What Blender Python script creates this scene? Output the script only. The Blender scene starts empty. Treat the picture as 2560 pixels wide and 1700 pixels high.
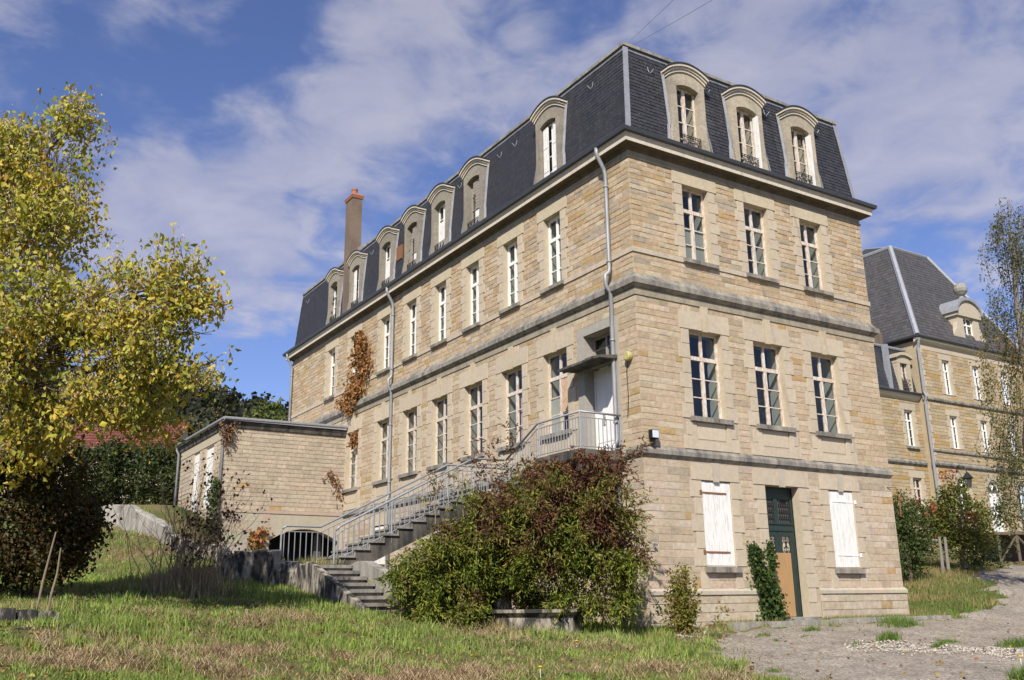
import bpy, bmesh, math, random
import numpy as np
from mathutils import Vector, Matrix
random.seed(7); RNG = np.random.default_rng(11)
S = bpy.context.scene; COL = S.collection
R = math.radians

# ------------------------------------------------------------------ camera
CP = np.array([-13.990, -16.475, 0.813]); FPX = 2330.0
FW = np.array([0.51550915, 0.8129469, 0.27086462])
RT = np.array([0.84641537, -0.53236167, -0.01311763])
UP = np.array([-0.13353401, -0.23602624, 0.96252807])
cd = bpy.data.cameras.new('camera'); cam = bpy.data.objects.new('camera', cd); COL.objects.link(cam)
cd.sensor_width = 36; cd.lens = FPX / 2560 * 36; cd.clip_end = 3000; cd.clip_start = 0.1
cam.matrix_world = Matrix(((RT[0], UP[0], -FW[0], CP[0]), (RT[1], UP[1], -FW[1], CP[1]), (RT[2], UP[2], -FW[2], CP[2]), (0, 0, 0, 1)))
S.camera = cam
S.render.resolution_x = 1024; S.render.resolution_y = 680
S.view_settings.view_transform = 'Standard'; S.view_settings.look = 'None'
S.view_settings.exposure = 0.42; S.view_settings.gamma = 1.0
S.cycles.max_bounces = 8; S.cycles.transparent_max_bounces = 16

# ------------------------------------------------------------------ sun and sky
SUN_EL, SUN_AZ = R(39), R(225)
ld = bpy.data.lights.new('sun', 'SUN'); ld.energy = 4.6; ld.angle = R(0.53); ld.color = (1.0, 0.94, 0.84)
sun = bpy.data.objects.new('sun', ld); COL.objects.link(sun)
sun.rotation_euler = Vector((0.707 * math.cos(SUN_EL), 0.707 * math.cos(SUN_EL), -math.sin(SUN_EL))).to_track_quat('-Z', 'Y').to_euler()
sun.location = (-40, -40, 50)
W = bpy.data.worlds.new('World'); S.world = W; W.use_nodes = True
def world():
    nt = W.node_tree; nt.nodes.clear(); N = nt.nodes.new; L = nt.links.new
    out = N('ShaderNodeOutputWorld'); bg = N('ShaderNodeBackground'); bg.inputs['Strength'].default_value = 0.11
    sky = N('ShaderNodeTexSky'); sky.sky_type = 'NISHITA'; sky.sun_disc = False
    sky.sun_elevation = SUN_EL; sky.sun_rotation = SUN_AZ; sky.altitude = 300; sky.air_density = 1.0; sky.dust_density = 0.4; sky.ozone_density = 2.2
    tc = N('ShaderNodeTexCoord'); sep = N('ShaderNodeSeparateXYZ'); L(tc.outputs['Generated'], sep.inputs[0])
    def M(op, a, b=None, c=None, clamp=False):
        m = N('ShaderNodeMath'); m.operation = op; m.use_clamp = clamp
        for i, v in enumerate((a, b, c)):
            if v is None: continue
            if isinstance(v, (int, float)): m.inputs[i].default_value = v
            else: L(v, m.inputs[i])
        return m.outputs[0]
    zz = M('ADD', M('MAXIMUM', sep.outputs[2], 0.0), 0.16)
    px = M('DIVIDE', sep.outputs[0], zz); py = M('DIVIDE', sep.outputs[1], zz)
    cmb = N('ShaderNodeCombineXYZ'); L(px, cmb.inputs[0]); L(py, cmb.inputs[1])
    n1 = N('ShaderNodeTexNoise'); n1.inputs['Scale'].default_value = 2.6; n1.inputs['Detail'].default_value = 9; n1.inputs['Roughness'].default_value = 0.58
    n1.inputs['Distortion'].default_value = 0.25; L(cmb.outputs[0], n1.inputs['Vector'])
    n2 = N('ShaderNodeTexNoise'); n2.inputs['Scale'].default_value = 7.5; n2.inputs['Detail'].default_value = 5; n2.inputs['Roughness'].default_value = 0.55; n2.inputs['Distortion'].default_value = .5
    L(cmb.outputs[0], n2.inputs['Vector'])
    base = M('ADD', M('MULTIPLY', n1.outputs[0], 0.85), M('MULTIPLY', n2.outputs[0], 0.75)); base = M('SUBTRACT', base, .28)
    # broad cloud banks and clearings, each a direction in the sky
    acc = base
    for (d, a, rad) in CLOUDS:
        dv = N('ShaderNodeVectorMath'); dv.operation = 'DOT_PRODUCT'; L(tc.outputs['Generated'], dv.inputs[0]); dv.inputs[1].default_value = d
        mr = N('ShaderNodeMapRange'); mr.interpolation_type = 'SMOOTHSTEP'
        mr.inputs['From Min'].default_value = math.cos(rad); mr.inputs['From Max'].default_value = 1.0
        mr.inputs['To Min'].default_value = 0.0; mr.inputs['To Max'].default_value = a
        L(dv.outputs['Value'], mr.inputs['Value']); acc = M('ADD', acc, mr.outputs[0])
    mask = N('ShaderNodeMapRange'); mask.interpolation_type = 'SMOOTHSTEP'
    mask.inputs['From Min'].default_value = 0.39; mask.inputs['From Max'].default_value = 0.77
    L(acc, mask.inputs['Value'])
    shade = N('ShaderNodeMapRange'); shade.inputs['From Min'].default_value = 0.3; shade.inputs['From Max'].default_value = 0.75; L(base, shade.inputs['Value'])
    ccol = N('ShaderNodeMix'); ccol.data_type = 'RGBA'; L(shade.outputs[0], ccol.inputs[0])
    ccol.inputs[6].default_value = (2.35, 2.6, 3.95, 1); ccol.inputs[7].default_value = (3.85, 3.85, 4.65, 1)
    low = N('ShaderNodeMapRange'); low.inputs['From Min'].default_value = 0.1; low.inputs['From Max'].default_value = 0.62
    low.inputs['To Min'].default_value = 1.12; low.inputs['To Max'].default_value = 0.86; L(sep.outputs[2], low.inputs['Value'])
    cm2 = N('ShaderNodeVectorMath'); cm2.operation = 'SCALE'; L(ccol.outputs[2], cm2.inputs[0]); L(low.outputs[0], cm2.inputs[3])
    tint = N('ShaderNodeMix'); tint.data_type = 'RGBA'; tint.blend_type = 'MULTIPLY'; tint.inputs[0].default_value = 1
    L(sky.outputs[0], tint.inputs[6]); tint.inputs[7].default_value = SKYTINT
    mix = N('ShaderNodeMix'); mix.data_type = 'RGBA'; L(M('MULTIPLY', mask.outputs[0], 0.86), mix.inputs[0])
    L(tint.outputs[2], mix.inputs[6]); L(cm2.outputs[0], mix.inputs[7])
    L(mix.outputs[2], bg.inputs['Color']); L(bg.outputs[0], out.inputs[0])
def P(px, py, d):                    # the point seen at photo pixel px, py, d metres ahead
    return CP + d * (FW + RT * (px - 1280) / FPX - UP * (py - 850) / FPX)
def dirv(px, py):
    v = P(px, py, 1) - CP; v = v / np.linalg.norm(v); return tuple(float(q) for q in v)
CLOUDS = [(dirv(px, py), a, R(r)) for px, py, a, r in (
    (500, 400, .13, 6), (300, 380, .08, 5), (680, 430, .13, 6), (880, 300, .14, 7), (950, 120, .12, 6), (450, 650, .16, 8), (300, 560, .12, 6), (700, 640, .16, 6), (620, 730, .12, 5), (1200, 250, .10, 7),
    (1700, 120, .13, 9), (2100, 120, .17, 10), (2450, 250, .16, 9), (2250, 450, .13, 7), (2100, 560, .10, 4), (420, 100, .06, 6), (150, 60, .05, 6), (1350, 120, .06, 5),
    (560, 190, -.13, 6), (760, 80, -.10, 5), (300, 230, -.10, 6), (80, 200, -.10, 7), (1150, 360, -.12, 4), (1000, 470, -.08, 4), (800, 560, -.14, 3.5), (640, 860, -.22, 6), (1440, 20, -.16, 3.5), (2290, 680, -.14, 3.5), (2150, 470, -.07, 3), (350, 470, -.05, 3))]
SKYTINT = (0.72, 0.72, 0.96, 1)
world()

# ------------------------------------------------------------------ materials
MATS = {}
def mat(name):
    m = bpy.data.materials.new(name); m.use_nodes = True; MATS[name] = m
    nt = m.node_tree; b = nt.nodes['Principled BSDF']
    return m, nt, b, nt.nodes.new, nt.links.new
def noise(nt, scale, detail=4, rough=0.55, vec=None, stretch=None):
    n = nt.nodes.new('ShaderNodeTexNoise'); n.inputs['Scale'].default_value = scale; n.inputs['Detail'].default_value = detail; n.inputs['Roughness'].default_value = rough
    tc = nt.nodes.new('ShaderNodeTexCoord'); src = tc.outputs['Object']
    if stretch:
        mp = nt.nodes.new('ShaderNodeMapping'); mp.inputs['Scale'].default_value = stretch; nt.links.new(src, mp.inputs[0]); src = mp.outputs[0]
    nt.links.new(src, n.inputs['Vector']); return n.outputs['Fac']
def ramp(nt, fac, a, b, ca, cb):
    r = nt.nodes.new('ShaderNodeValToRGB'); nt.links.new(fac, r.inputs[0])
    r.color_ramp.elements[0].position = a; r.color_ramp.elements[1].position = b
    r.color_ramp.elements[0].color = (*ca, 1) if len(ca) == 3 else ca; r.color_ramp.elements[1].color = (*cb, 1)
    return r.outputs[0]
def mixc(nt, fac, a, b, mode='MIX'):
    m = nt.nodes.new('ShaderNodeMix'); m.data_type = 'RGBA'; m.blend_type = mode
    for i, v in ((0, fac), (6, a), (7, b)):
        if isinstance(v, (int, float)): m.inputs[i].default_value = v
        elif isinstance(v, tuple): m.inputs[i].default_value = (*v, 1)
        else: nt.links.new(v, m.inputs[i])
    return m.outputs[2]
def bump(nt, b, h, strength=0.4, dist=0.02):
    bp = nt.nodes.new('ShaderNodeBump'); bp.inputs['Strength'].default_value = strength; bp.inputs['Distance'].default_value = dist
    nt.links.new(h, bp.inputs['Height']); nt.links.new(bp.outputs[0], b.inputs['Normal'])
def attr(nt, name='Col'):
    a = nt.nodes.new('ShaderNodeAttribute'); a.attribute_name = name; return a.outputs['Color']
def G(v): return (v, v, v)

def stone_mat(name, bscale, bstr, var=0.35, stain=0.25, staincol=(0.16, 0.145, 0.115)):
    m, nt, b, N, L = mat(name)
    c = attr(nt)
    c = mixc(nt, var, c, ramp(nt, noise(nt, 9, 6, .65), .3, .72, (.45, .42, .38), (1.25, 1.2, 1.1)), 'MULTIPLY')
    c = mixc(nt, ramp(nt, noise(nt, .9, 7, .68), .5, .78, G(0), G(stain)), c, staincol)
    c = mixc(nt, ramp(nt, noise(nt, 38, 3, .6), .62, .75, G(0), G(.5 * stain + .1)), c, (.13, .11, .085))
    L(c, b.inputs['Base Color']); b.inputs['Roughness'].default_value = 0.9; b.inputs['Specular IOR Level'].default_value = 0.2
    h = nt.nodes.new('ShaderNodeMath'); h.operation = 'ADD'
    L(noise(nt, bscale, 6, .65), h.inputs[0]); L(noise(nt, bscale * 4, 3), h.inputs[1])
    bump(nt, b, h.outputs[0], bstr, .025)
    return m
RUBBLE = stone_mat('rough_stone', 13, .5, .5, .26)
ASHLAR = stone_mat('cut_stone', 16, .22, .25, .22)
m, nt, b, N, L = mat('mortar'); MORTAR = m
DORST = stone_mat('weathered_dormer', 16, .35, .45, .75, (.15, .14, .125))
L(mixc(nt, noise(nt, 6, 4), (.30, .24, .17), (.48, .40, .30)), b.inputs['Base Color']); b.inputs['Roughness'].default_value = .95; bump(nt, b, noise(nt, 40, 4), .5, .01)
def weathered(name, ca, cb, lo=.4, hi=.62, streak=(2.2, 2.2, .5)):
    m, nt, b, N, L = mat(name)
    c = mixc(nt, ramp(nt, noise(nt, 1.6, 8, .7, stretch=streak), lo, hi, G(0), G(1)), ca, cb)
    c = mixc(nt, .5, c, ramp(nt, noise(nt, 22, 5, .65), .3, .7, G(.55), G(1.2)), 'MULTIPLY')
    L(c, b.inputs['Base Color']); b.inputs['Roughness'].default_value = .92; bump(nt, b, noise(nt, 25, 5, .6), .4, .015); return m
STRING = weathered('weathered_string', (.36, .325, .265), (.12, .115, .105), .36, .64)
CORN = weathered('cornice_stone', (.60, .535, .43), (.40, .355, .28), .5, .85)
BAND = weathered('band_stone', (.50, .425, .32), (.36, .31, .24), .45, .8)
FRIEZE = weathered('frieze_stone', (.36, .31, .22), (.22, .195, .15), .4, .7)
SOFFIT = weathered('shaded_stained_soffit', (.155, .12, .08), (.06, .05, .04), .4, .7)  # underside shade darkened into the colour, along with brown staining
CONC = weathered('old_concrete', (.36, .315, .245), (.032, .03, .027), .43, .54, (2.6, 2.6, .8))
CONC2 = weathered('grey_concrete', (.36, .335, .285), (.17, .16, .14), .42, .66)
DARKC = weathered('dark_concrete', (.14, .125, .105), (.03, .028, .025), .38, .6)
TREAD = weathered('worn_tread', (.29, .27, .235), (.10, .092, .08), .42, .66)
def plain(name, col, rough=.6, metal=0, var=.25, nscale=12, bstr=.1, stretch=None, lo=.6, hi=1.25):
    m, nt, b, N, L = mat(name)
    L(mixc(nt, var, col, ramp(nt, noise(nt, nscale, 5, .6, stretch=stretch), .3, .7, G(lo), G(hi)), 'MULTIPLY'), b.inputs['Base Color'])
    b.inputs['Roughness'].default_value = rough; b.inputs['Metallic'].default_value = metal
    if bstr: bump(nt, b, noise(nt, nscale * 3, 3), bstr, .005)
    return m
ZINC = plain('zinc', (.34, .35, .37), .5, .3, .4, 5, .08)
PIPE = plain('zinc_pipe', (.30, .305, .315), .5, .25, .5, 4, .06, (3, 3, .6))
GUTTER = plain('dark_gutter', (.055, .058, .06), .45, .2, .4, 5, .05)
WHITE = plain('white_paint', (.80, .79, .76), .45, 0, .12, 5, .03)
PEEL_M, nt, b, N, L = mat('peeling_paint')
L(mixc(nt, ramp(nt, noise(nt, 7, 6, .65, stretch=(4, 4, 1)), .44, .58, G(0), G(1)), (.66, .62, .56), (.50, .36, .25)), b.inputs['Base Color']); b.inputs['Roughness'].default_value = .7; PEEL = PEEL_M
SHUT_M, nt, b, N, L = mat('old_white_shutter')
c = mixc(nt, ramp(nt, noise(nt, 5, 7, .7, stretch=(6, 6, .6)), .5, .68, G(0), G(.7)), (.76, .745, .71), (.36, .34, .31))
L(mixc(nt, ramp(nt, noise(nt, 2.2, 5, .6, stretch=(5, 5, .35)), .66, .76, G(0), G(.5)), c, (.45, .25, .12)), b.inputs['Base Color']); b.inputs['Roughness'].default_value = .6; SHUT = SHUT_M
RAIL = plain('galvanised_rail', (.31, .32, .335), .45, .25, .25, 8, .03)
IRON = plain('black_iron', (.02, .02, .02), .5, .3, .3, 20, .1)
RUST = plain('rusty_iron', (.24, .105, .045), .85, .1, .5, 25, .2)
TERRA = plain('terracotta', (.34, .14, .075), .85, 0, .4, 18, .2)
PLASTER = plain('plaster', (.27, .28, .245), .9, 0, .3, 3, .05)
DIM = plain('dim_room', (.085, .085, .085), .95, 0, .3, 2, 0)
WOODGREY = plain('grey_board', (.30, .265, .225), .85, 0, .6, 9, .2, (8, 8, .7))
GREEN = plain('green_paint', (.020, .036, .031), .5, 0, .55, 9, .15, (3, 3, .8), .4, 1.6)
PLY = plain('plywood', (.40, .24, .105), .65, 0, .45, 4, .03, (4, 4, .5), .75, 1.15)
CHIM = weathered('render_chimney', (.19, .138, .098), (.12, .09, .065), .4, .7, (1, 1, .4))
m, nt, b, N, L = mat('osb'); OSB = m
v = N('ShaderNodeTexVoronoi'); v.inputs['Scale'].default_value = 22; tc = N('ShaderNodeTexCoord'); L(tc.outputs['Object'], v.inputs['Vector'])
L(mixc(nt, v.outputs['Color'], (.40, .24, .13), (.66, .48, .32)), b.inputs['Base Color'])
def slate(name, ca, cb, axis_scale):
    m, nt, b, N, L = mat(name)
    a = attr(nt)
    c = mixc(nt, .8, a, ramp(nt, noise(nt, 5, 6, .7), .3, .72, G(.7), G(1.3)), 'MULTIPLY')
    c = mixc(nt, ramp(nt, noise(nt, 1.0, 7, .7, stretch=(1.4, 1.4, .4)), .58, .76, G(0), G(.32)), c, (.16, .165, .17))
    L(c, b.inputs['Base Color']); b.inputs['Roughness'].default_value = .52; b.inputs['Specular IOR Level'].default_value = .35
    bump(nt, b, noise(nt, 30, 4), .2, .006); return m
SLATE = slate('slate', None, None, 1)
def glassmat():
    m, nt, b, N, L = mat('window_glass'); out = nt.nodes['Material Output']
    tr = N('ShaderNodeBsdfTransparent'); tr.inputs[0].default_value = (.82, .86, .86, 1)
    gl = N('ShaderNodeBsdfGlossy'); gl.inputs['Roughness'].default_value = .03; gl.inputs['Color'].default_value = (.95, .95, .92, 1)
    fr = N('ShaderNodeLayerWeight'); fr.inputs['Blend'].default_value = .5
    bp = N('ShaderNodeBump'); bp.inputs['Strength'].default_value = .06; bp.inputs['Distance'].default_value = .02
    L(noise(nt, 2.2, 2), bp.inputs['Height']); L(bp.outputs[0], gl.inputs['Normal'])
    pw = N('ShaderNodeMath'); pw.operation = 'POWER'; pw.inputs[1].default_value = 5; L(fr.outputs['Facing'], pw.inputs[0])
    md = N('ShaderNodeMath'); md.operation = 'MULTIPLY_ADD'; md.inputs[1].default_value = .92; md.inputs[2].default_value = .075; L(pw.outputs[0], md.inputs[0])
    mx = N('ShaderNodeMixShader'); L(md.outputs[0], mx.inputs[0]); L(tr.outputs[0], mx.inputs[1]); L(gl.outputs[0], mx.inputs[2]); L(mx.outputs[0], out.inputs[0]); return m
GLASS = glassmat()
def leafmat(name, trans=.35, rough=.55, var=.4):
    m, nt, b, N, L = mat(name); out = nt.nodes['Material Output']
    c = mixc(nt, var, attr(nt), ramp(nt, noise(nt, 3, 3), .3, .7, G(.7), G(1.3)), 'MULTIPLY')
    L(c, b.inputs['Base Color']); b.inputs['Roughness'].default_value = rough; b.inputs['Specular IOR Level'].default_value = .3
    t = N('ShaderNodeBsdfTranslucent'); L(mixc(nt, 1.0, c, (1.2, 1.15, .6), 'MULTIPLY'), t.inputs[0])
    mx = N('ShaderNodeMixShader'); mx.inputs[0].default_value = trans; L(b.outputs[0], mx.inputs[1]); L(t.outputs[0], mx.inputs[2]); L(mx.outputs[0], out.inputs[0]); return m
LEAF = leafmat('leaf'); GRASSM = leafmat('grass_blade', .3, .6, .3); DRYM = leafmat('dry_stalk', .15, .8, .3)
BARK = plain('bark', (.13, .10, .075), .95, 0, .6, 14, .6, (3, 3, .6))
PALEBARK = plain('pale_bark', (.22, .20, .17), .9, 0, .6, 9, .4, (1, 1, 3))
STEM = plain('dry_stem', (.30, .215, .145), .9, 0, .6, 10, .2)
m, nt, b, N, L = mat('lawn_soil'); SOIL = m
c = mixc(nt, ramp(nt, noise(nt, .55, 7, .65), .4, .62, G(0), G(1)), (.085, .115, .028), (.22, .165, .085))
L(mixc(nt, .7, c, ramp(nt, noise(nt, 14, 6, .7), .25, .75, G(.45), G(1.4)), 'MULTIPLY'), b.inputs['Base Color']); b.inputs['Roughness'].default_value = 1; b.inputs['Specular IOR Level'].default_value = .1
bump(nt, b, noise(nt, 18, 6, .7), 1, .05)
m, nt, b, N, L = mat('gravel_road'); ROADM = m
c = mixc(nt, ramp(nt, noise(nt, .7, 7, .6), .4, .66, G(0), G(1)), (.31, .27, .218), (.225, .195, .157))
vo = N('ShaderNodeTexVoronoi'); vo.inputs['Scale'].default_value = 26; tc = N('ShaderNodeTexCoord'); L(tc.outputs['Object'], vo.inputs['Vector'])
bw = N('ShaderNodeRGBToBW'); L(vo.outputs['Color'], bw.inputs[0]); c = mixc(nt, .45, c, bw.outputs[0], 'OVERLAY')
hs = N('ShaderNodeHueSaturation'); hs.inputs['Saturation'].default_value = 1.0; L(c, hs.inputs['Color'])
c = mixc(nt, ramp(nt, noise(nt, 60, 3), .62, .7, G(0), G(.6)), hs.outputs[0], (.5, .46, .4))
c = mixc(nt, ramp(nt, noise(nt, 1.3, 8, .75, stretch=(.6, 2, 1)), .60, .66, G(0), G(.55)), c, (.10, .09, .08))
L(c, b.inputs['Base Color']); b.inputs['Roughness'].default_value = .95; b.inputs['Specular IOR Level'].default_value = .15
bump(nt, b, vo.outputs['Distance'], .7, .02)
HILLM = plain('hill_soil', (.05, .06, .025), 1, 0, .5, .1, 0)
ROOFRED_M, nt, b, N, L = mat('red_tiles'); ROOFRED = ROOFRED_M
L(mixc(nt, .7, attr(nt), ramp(nt, noise(nt, 4, 5, .7), .3, .7, G(.6), G(1.3)), 'MULTIPLY'), b.inputs['Base Color']); b.inputs['Roughness'].default_value = .9
CREAM = plain('cream_render', (.55, .47, .35), .9, 0, .2, 3, .1)
CURTAIN = plain('red_curtain', (.30, .05, .045), .9, 0, .4, 6, .1)
PINK = plain('pink_curtain', (.52, .36, .37), .9, 0, .3, 6, .1)
CHIPM, nt, b, N, L = mat('pale_rubble'); L(attr(nt), b.inputs['Base Color']); b.inputs['Roughness'].default_value = .95
YELLOW = plain('yellow_petal', (.80, .52, .01), .6, 0, .2, 9, 0)
LENS = plain('lamp_lens', (.62, .68, .74), .25, 0, .1, 9, 0)
SIREN = plain('siren_cover', (.45, .40, .16), .5, 0, .2, 9, 0)
ALU = plain('shiny_metal', (.5, .5, .5), .35, .6, .2, 9, 0)

# ------------------------------------------------------------------ mesh helpers
class MB:
    def __init__(s): s.v = []; s.f = []; s.mi = []; s.c = []; s.cc = (1, 1, 1); s.cm = 0
    def verts(s, pts):
        n = len(s.v); s.v += [tuple(map(float, p)) for p in pts]; s.c += [s.cc] * len(pts); return n
    def face(s, *idx): s.f.append(idx); s.mi.append(s.cm)
    def poly(s, pts): n = s.verts(pts); s.face(*range(n, n + len(pts)))
    def hexa(s, a, b):            # two quads (4 points each) joined into a solid
        n = s.verts(list(a) + list(b))
        s.face(n, n+1, n+2, n+3); s.face(n+7, n+6, n+5, n+4)
        for i in range(4): j = (i + 1) % 4; s.face(n+i, n+4+i, n+4+j, n+j)
    def box(s, x0, x1, y0, y1, z0, z1):
        s.hexa([(x0,y0,z0),(x1,y0,z0),(x1,y1,z0),(x0,y1,z0)], [(x0,y0,z1),(x1,y0,z1),(x1,y1,z1),(x0,y1,z1)])
    def fbox(s, F, u0, u1, z0, z1, o0, o1):
        s.hexa([F(u0,z0,o0),F(u1,z0,o0),F(u1,z1,o0),F(u0,z1,o0)], [F(u0,z0,o1),F(u1,z0,o1),F(u1,z1,o1),F(u0,z1,o1)])
    def prism(s, F, uz, o0, o1):    # outline in the facade plane, extruded from o0 to o1
        k = len(uz); n = s.verts([F(u, z, o0) for u, z in uz] + [F(u, z, o1) for u, z in uz])
        s.face(*range(n, n+k)); s.face(*range(n+2*k-1, n+k-1, -1))
        for i in range(k): j = (i+1) % k; s.face(n+i, n+k+i, n+k+j, n+j)
    def tube(s, pts, r, k=6, cap=True):
        pts = [Vector(map(float, p)) for p in pts]; rings = []
        rs = r if isinstance(r, (list, tuple)) else [r] * len(pts)
        pa = None
        for i, p in enumerate(pts):
            t = (pts[min(i+1, len(pts)-1)] - pts[max(i-1, 0)])
            if t.length < 1e-9: t = Vector((0, 0, 1))
            t.normalize()
            a = (pa - t * pa.dot(t)) if pa is not None else t.cross(Vector((0.13, 0.9, 0.41)))
            if a.length < 1e-6: a = t.cross(Vector((1, 0, 0)))
            a.normalize(); pa = a; b2 = t.cross(a)
            rings.append(s.verts([p + (a * math.cos(2*math.pi*j/k) + b2 * math.sin(2*math.pi*j/k)) * rs[i] for j in range(k)]))
        for a, b2 in zip(rings, rings[1:]):
            for j in range(k): jj = (j+1) % k; s.face(a+j, a+jj, b2+jj, b2+j)
        if cap: s.face(*range(rings[0]+k-1, rings[0]-1, -1)); s.face(*range(rings[-1], rings[-1]+k))
    def ring(s, prof, x0, x1, y0, y1, close=False):   # moulding profile (o, z) swept round a rectangle
        rr = [s.verts([(x0-o, y0-o, z), (x1+o, y0-o, z), (x1+o, y1+o, z), (x0-o, y1+o, z)]) for o, z in prof]
        for a, b2 in zip(rr, rr[1:] + ([rr[0]] if close else [])):
            for j in range(4): jj = (j+1) % 4; s.face(a+j, a+jj, b2+jj, b2+j)
    def lathe(s, cx, cy, prof, k=16):
        rr = [s.verts([(cx + r*math.cos(2*math.pi*j/k), cy + r*math.sin(2*math.pi*j/k), z) for j in range(k)]) for r, z in prof]
        for a, b2 in zip(rr, rr[1:]):
            for j in range(k): jj = (j+1) % k; s.face(a+j, a+jj, b2+jj, b2+j)
        s.face(*range(rr[0], rr[0]+k)); s.face(*range(rr[-1], rr[-1]+k))
    def build(s, name, mats, parent=None, smooth=False):
        me = bpy.data.meshes.new(name); me.from_pydata(s.v, [], s.f)
        for m in (mats if isinstance(mats, (list, tuple)) else [mats]): me.materials.append(m)
        if any(s.mi): me.polygons.foreach_set('material_index', s.mi)
        ca = me.color_attributes.new('Col', 'FLOAT_COLOR', 'POINT')
        ca.data.foreach_set('color', np.c_[np.array(s.c, float).reshape(-1, 3), np.ones(len(s.v))].ravel())
        if smooth: me.polygons.foreach_set('use_smooth', [True] * len(s.f))
        me.update(); return link(name, me, parent)
def base_of(o):
    v = Vector((0, 0, 0))
    while o is not None: v += o.location; o = o.parent
    return v
def link(name, me, parent=None):
    o = bpy.data.objects.new(name, me); COL.objects.link(o)
    if parent is not None: o.parent = parent; o.location = -base_of(parent)
    return o
def npmesh(name, verts, tris, cols, material, parent=None):
    me = bpy.data.meshes.new(name); nv, nf = len(verts), len(tris)
    me.vertices.add(nv); me.vertices.foreach_set('co', np.ascontiguousarray(verts, dtype=np.float32).ravel())
    me.loops.add(nf*3); me.loops.foreach_set('vertex_index', np.ascontiguousarray(tris, dtype=np.int32).ravel())
    me.polygons.add(nf); me.polygons.foreach_set('loop_start', np.arange(0, nf*3, 3, dtype=np.int32))
    ca = me.color_attributes.new('Col', 'FLOAT_COLOR', 'POINT'); ca.data.foreach_set('color', np.c_[cols, np.ones(nv)].astype(np.float32).ravel())
    me.materials.append(material); me.update(calc_edges=True); return link(name, me, parent)
def tag(o, label=None, cat=None, group=None, kind=None):
    if label: o['label'] = label
    if cat: o['category'] = cat
    if group: o['group'] = group
    if kind: o['kind'] = kind
    return o
def thing(name, loc, label, cat, group=None):
    o = bpy.data.objects.new(name, None); o.location = tuple(map(float, loc)); o.empty_display_size = .3; COL.objects.link(o); return tag(o, label, cat, group)

class Fac:
    def __init__(s, org, ud, od): s.o = np.array(org, float); s.u = np.array((*ud, 0), float); s.n = np.array((*od, 0), float)
    def __call__(s, u, z, o): return tuple(s.o + s.u*u + s.n*o + np.array((0, 0, z)))
def sub_intervals(a, b, cuts):
    segs = [(a, b)]
    for c0, c1 in cuts:
        nx = []
        for s0, s1 in segs:
            if c1 <= s0 or c0 >= s1: nx.append((s0, s1)); continue
            if c0 > s0: nx.append((s0, c0))
            if c1 < s1: nx.append((c1, s1))
        segs = nx
    return [q for q in segs if q[1] - q[0] > .03]
PAL_UP = [((0.508, 0.391, 0.254), 5), ((0.443, 0.336, 0.212), 4), ((0.540, 0.435, 0.307), 4), ((0.475, 0.330, 0.159), 1.0), ((0.410, 0.347, 0.266), 3), ((0.562, 0.473, 0.360), 1.5), ((0.486, 0.380, 0.260), 4)]
PAL_MID = [((0.525, 0.423, 0.299), 5), ((0.493, 0.391, 0.270), 5), ((0.557, 0.465, 0.345), 4), ((0.452, 0.353, 0.236), 2), ((0.462, 0.321, 0.155), .5), ((0.514, 0.412, 0.293), 4)]
PAL_GF = [((0.541, 0.446, 0.342), 5), ((0.562, 0.473, 0.381), 4), ((0.499, 0.404, 0.297), 3), ((0.478, 0.326, 0.162), .35), ((0.520, 0.430, 0.314), 4), ((0.437, 0.357, 0.269), 1.2)]
PAL_AX = [((0.484, 0.413, 0.325), 5), ((0.517, 0.440, 0.347), 5), ((0.451, 0.380, 0.291), 3), ((0.462, 0.319, 0.157), .35), ((0.473, 0.402, 0.319), 4)]
def pick(pal):
    t = random.random() * sum(w for _, w in pal)
    for c, w in pal:
        t -= w
        if t <= 0: break
    k = random.uniform(.95, 1.05); return tuple(q * k * random.uniform(.98, 1.02) for q in c)
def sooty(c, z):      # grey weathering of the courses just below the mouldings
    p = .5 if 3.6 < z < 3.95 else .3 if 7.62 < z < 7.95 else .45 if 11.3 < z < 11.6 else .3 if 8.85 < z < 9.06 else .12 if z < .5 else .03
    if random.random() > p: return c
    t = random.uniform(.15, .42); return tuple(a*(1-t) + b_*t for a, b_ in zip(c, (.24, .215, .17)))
def stones(mb, F, u0, u1, z0, z1, h, obst, pal, lmin=.26, lmax=.62, rough=.02, joint=.006, mi=1, end0=False, end1=False):
    n = max(1, round((z1 - z0) / h)); h = (z1 - z0) / n
    for r in range(n):
        za, zb = z0 + r*h, z0 + (r+1)*h
        cuts = [(a, b) for (a, b, c, d) in obst if min(d, zb) - max(c, za) > .3*h]
        for s0, s1 in sub_intervals(u0, u1, cuts):
            x = s0
            while x < s1 - 1e-6:
                w = random.uniform(lmin, lmax)
                if s1 - x - w < lmin*.6: w = s1 - x
                w = min(w, s1 - x)
                stone(mb, F, x, x+w, za, zb, sooty(pick(pal), za), rough, joint, mi); x += w
def stone(mb, F, a, b, za, zb, col, rough, j, mi):
    mb.cc = col; mb.cm = mi
    e = random.uniform(.001, .001 + rough*.35); bv = .005
    n = mb.verts([F(a+j, za+j, -.009), F(b-j, za+j, -.009), F(b-j, zb-j, -.009), F(a+j, zb-j, -.009)])
    q = lambda: random.uniform(-.12, .12) * rough
    m = mb.verts([F(a+j+bv, za+j+bv*.8, e+q()), F(b-j-bv, za+j+bv*.8, e+q()), F(b-j-bv, zb-j-bv*.8, e+q()), F(a+j+bv, zb-j-bv*.8, e+q()), F((a+b)/2 + (b-a)*random.uniform(-.2, .2), (za+zb)/2, e + rough*random.uniform(-.05, .22))])
    for i in range(4): k = (i+1) % 4; mb.face(n+i, n+k, m+k, m+i); mb.face(m+i, m+k, m+4)
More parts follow.
